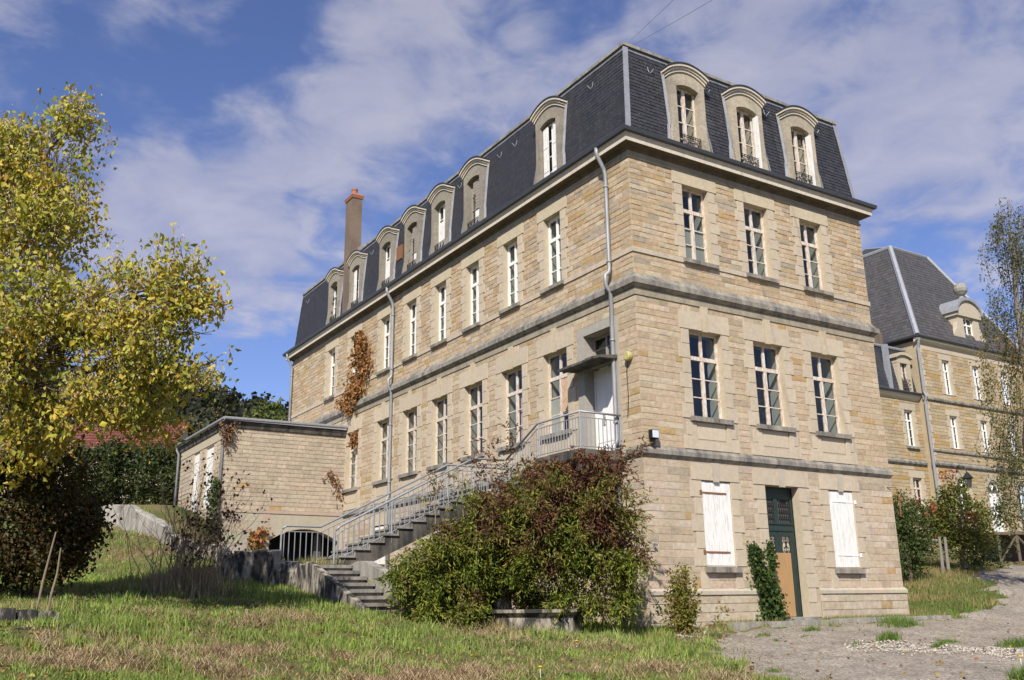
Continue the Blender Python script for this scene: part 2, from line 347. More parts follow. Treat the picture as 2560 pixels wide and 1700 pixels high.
def ash(mb, F, a, b, za, zb, o=.022, col=None, j=.004, mi=2):
    kk = random.uniform(.94, 1.04); mb.cc = col or tuple(q * kk for q in (.515, .44, .335)); mb.cm = mi
    mb.hexa([F(a+j, za+j, -.02), F(b-j, za+j, -.02), F(b-j, zb-j, -.02), F(a+j, zb-j, -.02)], [F(a+j+.004, za+j+.004, o), F(b-j-.004, za+j+.004, o), F(b-j-.004, zb-j-.004, o), F(a+j+.004, zb-j-.004, o)])
def holed(mb, F, u0, u1, z0, z1, holes, o, mi=0):
    mb.cc = (1, 1, 1); mb.cm = mi
    us = sorted({u0, u1, *[q for h in holes for q in h[:2] if u0 < q < u1]}); zs = sorted({z0, z1, *[q for h in holes for q in h[2:4] if z0 < q < z1]})
    for a, b in zip(us, us[1:]):
        for c, d in zip(zs, zs[1:]):
            um, zm = (a+b)/2, (c+d)/2
            if any(h[0] < um < h[1] and h[2] < zm < h[3] for h in holes): continue
            mb.poly([F(a, c, o), F(b, c, o), F(b, d, o), F(a, d, o)])
def reveal(mb, F, a, b, c, d, o0, o1, mi=2, grow=0, col=(.50, .43, .32)):
    mb.cc = col; mb.cm = mi; g = grow
    for (p, q, r2, s2) in (((a, c), (a, d), (a-g, d+g*.3), (a-g, c)), ((b, c), (b, d), (b+g, d+g*.3), (b+g, c)), ((a, d), (b, d), (b+g, d+g*.3), (a-g, d+g*.3)), ((a, c), (b, c), (b+g, c), (a-g, c))):
        mb.poly([F(*p, o0), F(*q, o0), F(*r2, o1), F(*s2, o1)])
def jambs(mb, F, a, b, c, d, h, wl, ws, obst, start=0, o=.022, sides=(0, 1)):
    n = max(1, round((d - c) / h)); h = (d - c) / n
    for i in range(n):
        w = wl if (i + start) % 2 == 0 else ws
        for s in sides:
            q = (a - w, a) if s == 0 else (b, b + w)
            ash(mb, F, q[0], q[1], c + i*h, c + (i+1)*h, o); obst.append((q[0], q[1], c + i*h, c + (i+1)*h))
def frame(mb, F, a, b, c, d, o, fw=.06, transom=.31, rows=3, mull=.10, bar=.026, th=.055):
    B = lambda u0, u1, z0, z1, t=th: mb.fbox(F, u0, u1, z0, z1, o-t, o)
    B(a, a+fw, c, d); B(b-fw, b, c, d); B(a+fw, b-fw, d-fw, d); B(a+fw, b-fw, c, c+fw)
    zt = d - transom*(d-c) if transom else d - fw; m = (a+b)/2
    if transom: mb.fbox(F, a+fw, b-fw, zt-.05, zt+.05, o-th, o+.012)
    ztop = zt-.05 if transom else d-fw
    mb.fbox(F, m-mull/2, m+mull/2, c+fw, ztop, o-th, o+.006)
    if transom: mb.fbox(F, m-mull*.4, m+mull*.4, zt+.05, d-fw, o-th, o-.004)
    for s0, s1 in ((a+fw, m-mull/2), (m+mull/2, b-fw)):
        for i in range(1, rows):
            z = c+fw + (ztop-c-fw)*i/rows; mb.fbox(F, s0, s1, z-bar/2, z+bar/2, o-th*.7, o-.008)
def pane(name, F, a, b, c, d, o, parent):
    q = MB(); q.poly([F(a, c, o), F(b, c, o), F(b, d, o), F(a, d, o)]); return q.build(name, GLASS, parent)
def sill(F, a, b, z, parent, th=.115, o=.10, m=None):
    q = MB(); q.hexa([F(a, z-th, -.2), F(b, z-th, -.2), F(b, z+.012, -.2), F(a, z+.012, -.2)], [F(a, z-th, o), F(b, z-th, o), F(b, z-.01, o), F(a, z-.01, o)])
    return q.build('sill', m or STRING, parent)

# ------------------------------------------------------------------ the ground
CTRL = [(-25.88, -18.41, -0.41), (-21.65, -21.09, -0.79), (-18.27, -23.23, -1.09), (-14.05, -25.91, -1.13), (-8.98, -29.12, -1.18), (-23.2, -14.19, -0.27), (-18.98, -16.87, -0.64), (-15.6, -19.01, -0.94), (-11.37, -21.69, -0.98), (-6.31, -24.9, -1.03), (-21.59, -11.66, -0.18), (-17.37, -14.33, -0.55), (-13.99, -16.48, -0.85), (-9.77, -19.15, -0.89), (-4.7, -22.37, -0.94), (-19.45, -8.28, 0.02), (-15.23, -10.96, -0.36), (-11.85, -13.1, -0.66), (-7.63, -15.77, -0.7), (-2.56, -18.99, -0.75), (-16.77, -4.05, 0.25), (-12.55, -6.73, -0.12), (-9.17, -8.87, -0.42), (-4.95, -11.55, -0.46), (0.12, -14.77, -0.51), (-14.63, -0.68, 0.45), (-10.41, -3.35, 0.07), (-7.03, -5.5, -0.23), (-2.81, -8.17, -0.27), (2.26, -11.39, -0.32), (0.0, -0.4, 0.2), (0.0, -2.0, 0.08), (3.0, -0.4, 0.22), (3.0, -2.0, 0.11), (6.0, -0.4, 0.24), (6.0, -2.0, 0.14), (9.0, -0.4, 0.25), (9.0, -2.0, 0.17), (0.0, 6.0, 0.5), (0.0, 12.0, 0.8), (0.0, 17.5, 1.0), (-3.0, 17.5, 1.1), (-3.0, 12.0, 0.95), (-3.5, 7.0, 0.85), (-3.0, 3.0, 0.45), (-1.5, 1.0, 0.3), (-5.0, 2.5, 0.65), (-5.9, 1.3, 0.72), (-5.8, 3.6, 0.95), (-7.0, 4.9, 1.15), (-8.0, 5.2, 1.4), (-10.65, 2.27, 0.95), (-9.72, 7.67, 1.44), (-9.02, 11.93, 2.09), (-8.61, 17.46, 3.18), (-7.42, 9.66, 2.17), (-7.4, 7.33, 1.72), (-7.26, 15.45, 2.95), (-12.0, 1.9, 0.96), (-12.87, -1.99, 0.63), (-5.2, 20.0, 4.35), (-5.2, 24.5, 4.5), (-5.5, 17.6, 3.4), (-8.0, 14.0, 3.0), (-8.0, 19.0, 4.0), (-7.11, 31.59, 5.9), (-5.15, 30.45, 5.6), (-10.7, 21.16, 3.43), (-13.72, 12.56, 1.76), (-14.31, 2.12, 0.98), (23.77, 8.38, 2.02), (34.58, 11.17, 2.6), (18.77, 4.35, 1.49), (13.35, 2.51, 0.71), (19.9, 7.26, 1.68), (15.4, 1.71, 1.06), (10.52, -2.26, 0.1), (9.5, 8.0, 1.0), (9.5, 16.0, 1.9), (35.0, 15.0, 3.4), (45.0, 15.0, 3.5), (26.0, 15.0, 3.2), (20.0, 8.0, 2.0), (30.0, 2.0, 2.0), (45.0, 5.0, 2.8), (22.0, -6.0, 0.6), (25.0, -20.0, -0.4), (-30.0, 60.0, 8.0), (0.0, 60.0, 9.0), (40.0, 60.0, 9.0), (-60.0, 40.0, 8.0), (-80.0, 0.0, 6.0), (60.0, -30.0, 1.0), (-40.0, -40.0, -1.0), (20.0, -45.0, -1.5), (80.0, 30.0, 6.0), (4.0, 12.0, 1.0), (4.0, 24.0, 1.5), (4.0, 4.0, 0.4)]
_C = np.array(CTRL); _X = _C[:, :2] / 10
def _phi(r2): return np.where(r2 > 0, .5*r2*np.log(np.maximum(r2, 1e-12)), 0)
_n = len(_C); _A = np.zeros((_n+3, _n+3)); _A[:_n, :_n] = _phi(((_X[:, None]-_X[None])**2).sum(-1)) + np.eye(_n)*.02
_A[:_n, _n] = 1; _A[:_n, _n+1:] = _X; _A[_n, :_n] = 1; _A[_n+1:, :_n] = _X.T
_w = np.linalg.solve(_A, np.r_[_C[:, 2], 0, 0, 0])
_ph = RNG.uniform(0, 6.28, (24, 3)); _fr = RNG.normal(0, 1, (24, 2))
def fnoise(x, y, s, k0=0, n=8):          # smooth value about 0, amplitude about 1
    v = 0
    for i in range(k0, k0+n): v = v + np.sin(_fr[i, 0]*x*s*1.6 + _fr[i, 1]*y*s*1.6 + _ph[i, 0])
    return v / math.sqrt(n/2) * .7
def H0(x, y):
    x = np.asarray(x, float); y = np.asarray(y, float); sh = np.broadcast(x, y).shape
    q = np.stack([np.broadcast_to(x, sh), np.broadcast_to(y, sh)], -1).reshape(-1, 2) / 10; out = np.empty(len(q))
    for i in range(0, len(q), 20000):
        s = q[i:i+20000]; out[i:i+20000] = _phi(((s[:, None]-_X)**2).sum(-1)) @ _w[:_n] + _w[_n] + s @ _w[_n+1:]
    return out.reshape(sh)
def H(x, y): return H0(x, y) + .035*fnoise(x, y, 2.2) + .02*fnoise(x, y, 6, 8)
ROADPOLY = [(-6.5, -10.5), (-4.6, -7.9), (-3.6, -6.6), (-2.8, -5.5), (-2.1, -4.1), (-1.0, -2.6), (.7, -1.25), (2.2, -1.0), (6.8, -.85), (9.0, -.95), (10.4, -.75), (12.2, -.35), (13.9, .4), (15.6, 1.7), (17.6, 3.2), (21.2, 5.6), (26, 6.9), (40, 8), (60, 5), (60, -40), (0, -40), (-6, -22)]
def inpoly(x, y, poly):
    r = np.zeros(np.broadcast(x, y).shape, bool)
    for (x0, y0), (x1, y1) in zip(poly, poly[1:] + poly[:1]):
        if y0 == y1: continue
        c = ((y0 > y) != (y1 > y)) & (x < (x1-x0)*(y-y0)/(y1-y0) + x0); r ^= c
    return r
def inroad(x, y): return inpoly(x + .28*fnoise(x, y, 1.6, 4) + .14*fnoise(x, y, 4.5, 10), y + .28*fnoise(x, y, 1.7, 12) + .12*fnoise(x, y, 5, 2), ROADPOLY)
def ground():
    xs = np.arange(-22, 30.01, .2); ys = np.arange(-18, 24.01, .2); X, Y = np.meshgrid(xs, ys); Z = H(X, Y)
    xc, yc = np.meshgrid((xs[1:]+xs[:-1])/2, (ys[1:]+ys[:-1])/2); road = inroad(xc, yc)
    nx = len(xs); V = np.stack([X, Y, Z], -1).reshape(-1, 3)
    ii, jj = np.meshgrid(np.arange(len(ys)-1), np.arange(nx-1), indexing='ij'); a = ii*nx + jj
    F4 = np.stack([a, a+1, a+1+nx, a+nx], -1)
    for name, msk, m in (('lawn', ~road, SOIL), ('gravel_road', road, ROADM)):
        f = F4[msk]; u, inv = np.unique(f, return_inverse=True); f = inv.reshape(-1, 4)
        vv = V[u].copy()
        o = npmesh(name, vv, np.concatenate([f[:, [0, 1, 2]], f[:, [0, 2, 3]]]), np.ones((len(u), 3)), m); o['kind'] = 'structure'
        o.data.polygons.foreach_set('use_smooth', [True]*len(o.data.polygons))
    q = MB(); st = 8
    for x in range(-300, 300, st):
        for y in range(-160, 300, st):
            if x >= -22 and x+st <= 28 and y >= -16 and y+st <= 23: continue
            q.poly([(p, r, min(max(float(H0(np.array(p), np.array(r))) if abs(p) < 90 and -60 < r < 70 else 6., -2.), 11.) - .25) for p, r in ((x, y), (x+st, y), (x+st, y+st), (x, y+st))])
    q.build('meadow', SOIL)['kind'] = 'structure'
ground()
def gz(x, y): return float(H(np.array(float(x)), np.array(float(y))))

# ------------------------------------------------------------------ the main building
WX, LY = 8.91, 24.74
FR = Fac((0, 0, 0), (1, 0), (0, -1)); LO = Fac((0, 0, 0), (0, 1), (-1, 0))
B = thing('stone_building', (4.45, 12.4, .3), 'three storey tan stone building with slate mansard roof and outside stair, nearest and largest', 'building')
F1C = [2.205, 4.446, 6.66]; F1L = [3.43, 5.62, 7.84, 10.05, 12.23, 14.42, 17.27]
F2L = [3.41, 5.6, 7.87, 10.04, 12.25, 14.46, 17.41, 19.86]
ZF1 = (5.1, 7.31); ZF2 = (9.18, 11.26)
def facade(F, U0, U1, f1, f2, w1, w2, front):
    mb = MB(); holes = []; ob = []
    # openings
    for u in f1: holes.append((u-w1/2, u+w1/2, *ZF1))
    for u in f2: holes.append((u-w2/2, u+w2/2, *ZF2))
    if front: holes += [(1.73, 2.70, 1.55, 3.56), (6.24, 7.22, 1.55, 3.56), (3.88, 5.10, .33, 3.56)]
    else: holes += [(14.0, 15.0, .9, 3.5), (9.6, 10.5, .9, 3.5), (.98, 2.085, 4.25, 7.375)]
    for (a, b, c, d) in holes:
        al = (not front and a == .98); rec = .27 if al else (.10 if (c < 2 and not (front and c == .33)) else .22)
        reveal(mb, F, a, b, c, d, .02, -rec, 2, col=(.50, .43, .32) if not al else (.36, .34, .30)); ob.append((a, b, c, d))
        if c > 4.5: reveal(mb, F, a, b, c, d, -rec-.055, -.55, 3, .0, (1, 1, 1))
    # F1 surrounds
    h1 = (7.94 - 4.28) / 24
    for u in f1:
        a, b = u-w1/2, u+w1/2
        jambs(mb, F, a, b, 4.28 + h1*5, 4.28 + h1*20 - .03, h1*2.5, .36, .25, ob)
        for (p, q) in ((a-.30, u-.10), (u+.10, b+.30)): ash(mb, F, p, q, 7.31, 7.80, .024); ob.append((p, q, 7.31, 7.80))
        mb.cc = (.50, .43, .31); mb.cm = 2; mb.prism(F, [(u-.075, 7.29), (u+.075, 7.29), (u+.125, 7.96), (u-.125, 7.96)], -.02, .05); ob.append((u-.12, u+.12, 7.31, 7.96))
        # apron under the window
        zb = 4.29
        for (p, q) in ((a-.10, a+.06), (b-.06, b+.10)): ash(mb, F, p, q, zb, 4.97, .03); ob.append((p, q, zb, 4.97))
        ash(mb, F, a+.06, b-.06, zb, 4.52, .026); ash(mb, F, a+.09, b-.09, 4.55, 4.97, .008); ob.append((a, b, zb, 5.1))
        for (p, q) in ((a-.36, a-.10), (b+.10, b+.36)): ash(mb, F, p, q, 4.29, 4.29 + h1*2.2, .022); ash(mb, F, p+.1*(p < u), q-.1*(p > u), 4.29 + h1*2.2, 4.29 + h1*4.4, .022); ob.append((p, q, 4.29, 4.97))
    h2 = (11.6 - 9.2) / 17
    for u in f2:
        a, b = u-w2/2, u+w2/2
        jambs(mb, F, a, b, 9.2, 11.25, h2*2.07, .34, .24, ob, 1)
        ash(mb, F, a-.32, b+.32, 11.26, 11.6, .024, (.51, .44, .315)); ob.append((a-.32, b+.32, 11.26, 11.6))
    if front:
        hg = (3.98 - 1.04) / 17
        for (a, b) in ((1.73, 2.70), (6.24, 7.22)):
            jambs(mb, F, a, b, 1.56, 3.55, hg*2.3, .36, .25, ob)
            for (p, q) in ((a-.3, (a+b)/2-.1), ((a+b)/2+.1, b+.3)): ash(mb, F, p, q, 3.56, 3.96, .024); ob.append((p, q, 3.56, 3.96))
            mb.cc = (.45, .40, .32); mb.cm = 2; u = (a+b)/2; mb.prism(F, [(u-.08, 3.53), (u+.08, 3.53), (u+.13, 3.99), (u-.13, 3.99)], -.02, .05); ob.append((u-.12, u+.12, 3.5, 4))
            for (p, q) in ((a-.2, a+.05), (b-.05, b+.2)): ash(mb, F, p, q, 1.05, 1.44, .022); ob.append((p, q, 1.05, 1.44))
        a, b = 3.88, 5.10
        jambs(mb, F, a, b, .35, 3.55, .36, .42, .30, ob)
        for (p, q) in ((a-.4, (a+b)/2-.1), ((a+b)/2+.1, b+.4)): ash(mb, F, p, q, 3.56, 3.97, .03); ob.append((p, q, 3.56, 3.97))
        u = (a+b)/2; mb.cm = 2; mb.cc = (.45, .40, .32); mb.prism(F, [(u-.09, 3.53), (u+.09, 3.53), (u+.14, 3.99), (u-.14, 3.99)], -.02, .06); ob.append((u-.12, u+.12, 3.5, 4))
        # plinth of long blocks, open at the door
        hp = (1.0 - .12) / 4
        for (p, q) in ((-.06, 3.46), (5.52, U1+.06)):
            mb.cm = 0; mb.cc = (1, 1, 1); mb.fbox(F, p+.02, q-.02, .05, 1.0, -.01, .045)
            FP = Fac((0, -.055, 0), (1, 0), (0, -1)); stones(mb, FP, p, q, .12, .92, .2, [], [((.53, .455, .35), 4), ((.49, .415, .31), 3), ((.56, .485, .38), 3), ((.47, .35, .2), .3)], .4, .85, .012)
            x = p
            while x < q - .01:
                w = min(random.uniform(.7, 1.2), q-x); w = q-x if q-x-w < .3 else w
                mb.cc = tuple(k*random.uniform(.93, 1.05) for k in (.47, .42, .34)); mb.cm = 2
                mb.hexa([F(x+.003, .92, -.01), F(x+w-.003, .92, -.01), F(x+w-.003, 1.07, -.01), F(x+.003, 1.07, -.01)], [F(x+.003, .92, .09), F(x+w-.003, .92, .09), F(x+w-.003, 1.0, .09), F(x+.003, 1.0, .09)]); x += w
        stones(mb, F, U0, U1, 1.06, 3.98, .173, ob, PAL_GF, .32, .75, .02)
    else:
        ash(mb, F, .70, .98, 4.28, 7.62, .05, (.36, .34, .30)); ash(mb, F, 2.085, 2.37, 4.28, 7.62, .05, (.36, .34, .30)); ash(mb, F, .98, 2.085, 7.375, 7.62, .05, (.36, .34, .30))
        ob += [(.70, 2.37, 4.28, 7.62)]
        for (a, b) in ((14.0, 15.0), (9.6, 10.5)):
            jambs(mb, F, a, b, .9, 3.5, .36, .34, .24, ob); ash(mb, F, a-.3, b+.3, 3.5, 3.9, .024); ob.append((a-.3, b+.3, 3.5, 3.9))
        stones(mb, F, U0, U1, .1, 3.98, .173, ob, PAL_GF, .32, .75, .02)
    stones(mb, F, U0, U1, 4.28, 7.94, .153, ob, PAL_MID, .3, .68, .02)
    stones(mb, F, U0, U1, 8.5, 9.06, .14, ob, PAL_UP, .26, .6, .022)
    stones(mb, F, U0, U1, 9.2, 11.6, .141, ob, PAL_UP, .24, .6, .03)
    holed(mb, F, U0, U1, .0, 12.1, holes, -.0015)
    ih = [(a, b, c, d) for (a, b, c, d) in holes if c > 4.5]
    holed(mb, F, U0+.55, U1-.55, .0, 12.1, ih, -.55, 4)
    mb.build('wall', [MORTAR, RUBBLE, ASHLAR, PLASTER, DIM], B)
    return holes
facade(FR, 0, WX, F1C, F1C, 1.11, .92, True)
facade(LO, 0, LY, F1L, F2L, 1.12, .82, False)
q = MB()
q.poly([(WX, 0, 0), (WX, LY, 0), (WX, LY, 12.1), (WX, 0, 12.1)]); q.poly([(0, LY, 0), (WX, LY, 0), (WX, LY, 12.1), (0, LY, 12.1)])
q.build('wall', ASHLAR, B)
q = MB()
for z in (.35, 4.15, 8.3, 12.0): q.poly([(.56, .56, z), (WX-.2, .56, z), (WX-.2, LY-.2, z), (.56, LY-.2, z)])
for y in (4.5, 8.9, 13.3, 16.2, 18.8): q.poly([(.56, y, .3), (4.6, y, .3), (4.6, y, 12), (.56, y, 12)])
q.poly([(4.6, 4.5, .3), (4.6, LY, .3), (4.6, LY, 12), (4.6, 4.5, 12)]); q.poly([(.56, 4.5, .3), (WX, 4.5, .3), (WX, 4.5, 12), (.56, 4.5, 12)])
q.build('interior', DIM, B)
# stair seen through the middle and right first floor windows
q = MB()
for i in range(9): q.box(4.0 + .42*i, 4.55 + .42*i, 1.9, 3.0, 4.3 + .3*i, 4.48 + .3*i)
q.tube([(3.6, 1.8, 4.9), (7.6, 1.8, 7.75)], .05, 6); q.tube([(3.6, 1.8, 4.6), (7.6, 1.8, 7.4)], .03, 6)
for i in range(14): q.tube([(3.7+.28*i, 1.8, 4.25+.2*i), (3.7+.28*i, 1.8, 4.95+.2*i)], .018, 5)
q.build('interior_stair', PLASTER, B)

# mouldings all round
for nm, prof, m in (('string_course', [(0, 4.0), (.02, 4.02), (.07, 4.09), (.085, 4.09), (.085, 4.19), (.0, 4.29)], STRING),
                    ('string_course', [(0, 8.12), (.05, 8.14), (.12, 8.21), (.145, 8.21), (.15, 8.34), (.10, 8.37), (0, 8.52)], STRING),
                    ('frieze_band', [(0, 7.95), (.03, 7.95), (.034, 8.12), (0, 8.13)], FRIEZE),
                    ('sill_band', [(0, 9.06), (.035, 9.06), (.035, 9.19), (0, 9.205)], BAND),
                    ('architrave', [(0, 11.6), (.035, 11.602), (.04, 11.66), (.012, 11.662), (.012, 11.80)], FRIEZE),
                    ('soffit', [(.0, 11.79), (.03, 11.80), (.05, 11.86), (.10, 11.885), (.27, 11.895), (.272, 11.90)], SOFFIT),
                    ('cornice', [(.27, 11.893), (.285, 11.89), (.287, 11.99), (.30, 12.0), (.305, 12.05), (.32, 12.06), (.335, 12.115), (.0, 12.13)], CORN)):
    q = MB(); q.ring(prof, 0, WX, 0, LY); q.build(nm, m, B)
q = MB(); q.ring([(.02, 12.13), (.36, 12.085), (.40, 12.11), (.415, 12.205), (.395, 12.21), (.385, 12.13), (.02, 12.15)], 0, WX, 0, LY); q.build('gutter', GUTTER, B)
# mansard slates: every course a strip of slates
def slate_face(mb, p00, p10, p11, p01, hgt=.105, wid=.17, base=(.042, .042, .046), hooks=True, nrm=None, holes=()):
    p00, p10, p11, p01 = [np.array(p, float) for p in (p00, p10, p11, p01)]
    n = np.cross(p10-p00, p01-p00); n /= np.linalg.norm(n); n = n if nrm is None else (n if np.dot(n, nrm) > 0 else -n)
    rows = int(np.linalg.norm((p01+p11)/2-(p00+p10)/2) / hgt); L0 = np.linalg.norm(p10-p00)
    for r in range(rows):
        t0, t1 = r/rows, (r+1)/rows + .25/rows
        a0, b0 = p00 + (p01-p00)*t0, p10 + (p11-p10)*t0; a1, b1 = p00 + (p01-p00)*min(t1, 1), p10 + (p11-p10)*min(t1, 1)
        k = int(L0 / wid); off = .5*(r % 2)
        ed = [0.] + [min(max((j + off + random.uniform(-.06, .06)) / k, 0), 1) for j in range(0 if off else 1, k)] + [1.]
        for e0, e1 in zip(ed, ed[1:]):
            if e1-e0 < .002: continue
            uu = (e0+e1)/2*L0; hh = (t0+t1)/2*(ZT-ZE)
            if any(abs(uu-c_) < .47 and hh < 2.3 for c_ in holes): continue
            g = random.uniform(.84, 1.18); mb.cc = (base[0]*g*random.uniform(.95, 1.06), base[1]*g, base[2]*g*random.uniform(.95, 1.08)); mb.cm = 0
            dl = random.uniform(.014, .022); gp = .0025/L0
            mb.poly([a0 + (b0-a0)*(e0+gp) + n*dl, a0 + (b0-a0)*(e1-gp) + n*dl, a1 + (b1-a1)*(e1-gp) + n*.002, a1 + (b1-a1)*(e0+gp) + n*.002])
            if hooks and random.random() < .55 and r % 2 == 0:
                mb.cm = 1; mb.cc = (1, 1, 1); c = a0 + (b0-a0)*(e0+e1)/2 + n*(dl+.004); ud = (p10-p00)/L0; vd = (p01-p00); vd = vd/np.linalg.norm(vd)
                mb.poly([c - ud*.006 - vd*.010, c + ud*.006 - vd*.010, c + ud*.006 + vd*.010, c - ud*.006 + vd*.010])
ZE, ZT, IT = 12.14, 14.98, .255
DORL = (3.49, 7.83, 10.15, 12.32, 14.56, 17.55, 19.92)
q = MB()
slate_face(q, (0, 0, ZE), (WX, 0, ZE), (WX-IT, IT, ZT), (IT, IT, ZT), nrm=(0, -1, 0), holes=F1C)
slate_face(q, (0, 0, ZE), (0, LY, ZE), (IT, LY-IT, ZT), (IT, IT, ZT), nrm=(-1, 0, 0), holes=DORL)
q.cm = 0; q.cc = (.04, .042, .05)
for F, U1, cs_ in ((FR, WX, F1C), (LO, LY, DORL)):
    g = lambda u, z: F(min(max(u, -(-IT*(z-ZE)/(ZT-ZE))), U1 - IT*(z-ZE)/(ZT-ZE)), z, -IT*(z-ZE)/(ZT-ZE) - .006)
    ed = [0.] + sorted([c_ + d_ for c_ in cs_ for d_ in (-.45, .45)]) + [U1]
    for a, b in zip(ed[::2], ed[1::2]): q.poly([g(a, ZE), g(b, ZE), g(b, 14.44), g(a, 14.44)])
    q.poly([g(0, 14.44), g(U1, 14.44), g(U1, ZT), g(0, ZT)])
q.poly([(WX, 0, ZE), (WX, LY, ZE), (WX-IT, LY-IT, ZT), (WX-IT, IT, ZT)]); q.poly([(0, LY, ZE), (WX, LY, ZE), (WX-IT, LY-IT, ZT), (IT, LY-IT, ZT)])
q.poly([(IT, IT, ZT), (WX-IT, IT, ZT), (WX-IT, LY-IT, ZT), (IT, LY-IT, ZT)])
RF = q.build('roof', [SLATE, ZINC], B)
for (x, y, sx, sy) in ((0, 0, 1, 1), (WX, 0, -1, 1), (0, LY, 1, -1)):
    n = 6; q = MB()
    for i in range(n):
        t0, t1 = i/n, (i+1)/n; z0, z1 = ZE+(ZT-ZE)*t0, ZE+(ZT-ZE)*t1; d0, d1 = IT*t0-.03, IT*t1-.03 + .004*(i % 2); w = .15
        q.poly([(x+sx*d0, y+sy*d0, z0), (x+sx*(d0+w), y+sy*d0, z0), (x+sx*(d1+w), y+sy*d1, z1+.02), (x+sx*d1, y+sy*d1, z1+.02)])
        q.poly([(x+sx*d0, y+sy*d0, z0), (x+sx*d0, y+sy*(d0+w*.25), z0), (x+sx*d1, y+sy*(d1+w*.25), z1+.02), (x+sx*d1, y+sy*d1, z1+.02)])
    q.build('hip_flashing', ZINC, RF)
q = MB(); q.ring([(-IT+.01, 14.88), (-IT+.02, 14.955), (-IT-.02, 14.96)], 0, WX, 0, LY); q.build('flashing', ZINC, RF)
q = MB(); q.ring([(-IT+.0, 14.96), (-IT+.03, 15.02), (-IT+.05, 15.03)], 0, WX, 0, LY); q.build('coping', GUTTER, RF)
q = MB(); q.ring([(-IT+.05, 15.03), (-IT+.06, 15.11), (-IT-.1, 15.14), (-IT-.6, 15.12)], 0, WX, 0, LY); q.poly([(IT+.5, IT+.5, 15.12), (WX-IT-.5, IT+.5, 15.12), (WX-IT-.5, LY-IT-.5, 15.12), (IT+.5, LY-IT-.5, 15.12)]); q.build('coping', CONC2, RF)
# snow hooks
for F, us in ((FR, [1.05, 3.1, 5.45, 7.6]), (LO, [1.6, 5.5, 6.4, 9.0, 23.6, 16.3])):
    for u in us:
        q = MB(); z = 14.45; o = -.255*(z-ZE)/(ZT-ZE)
        q.tube([F(u-.05, z+.14, o+.01), F(u-.04, z-.02, o+.04), F(u, z-.06, o+.06), F(u+.07, z+.06, o+.12)], .008, 5); q.build('roof_hook', ZINC, RF)

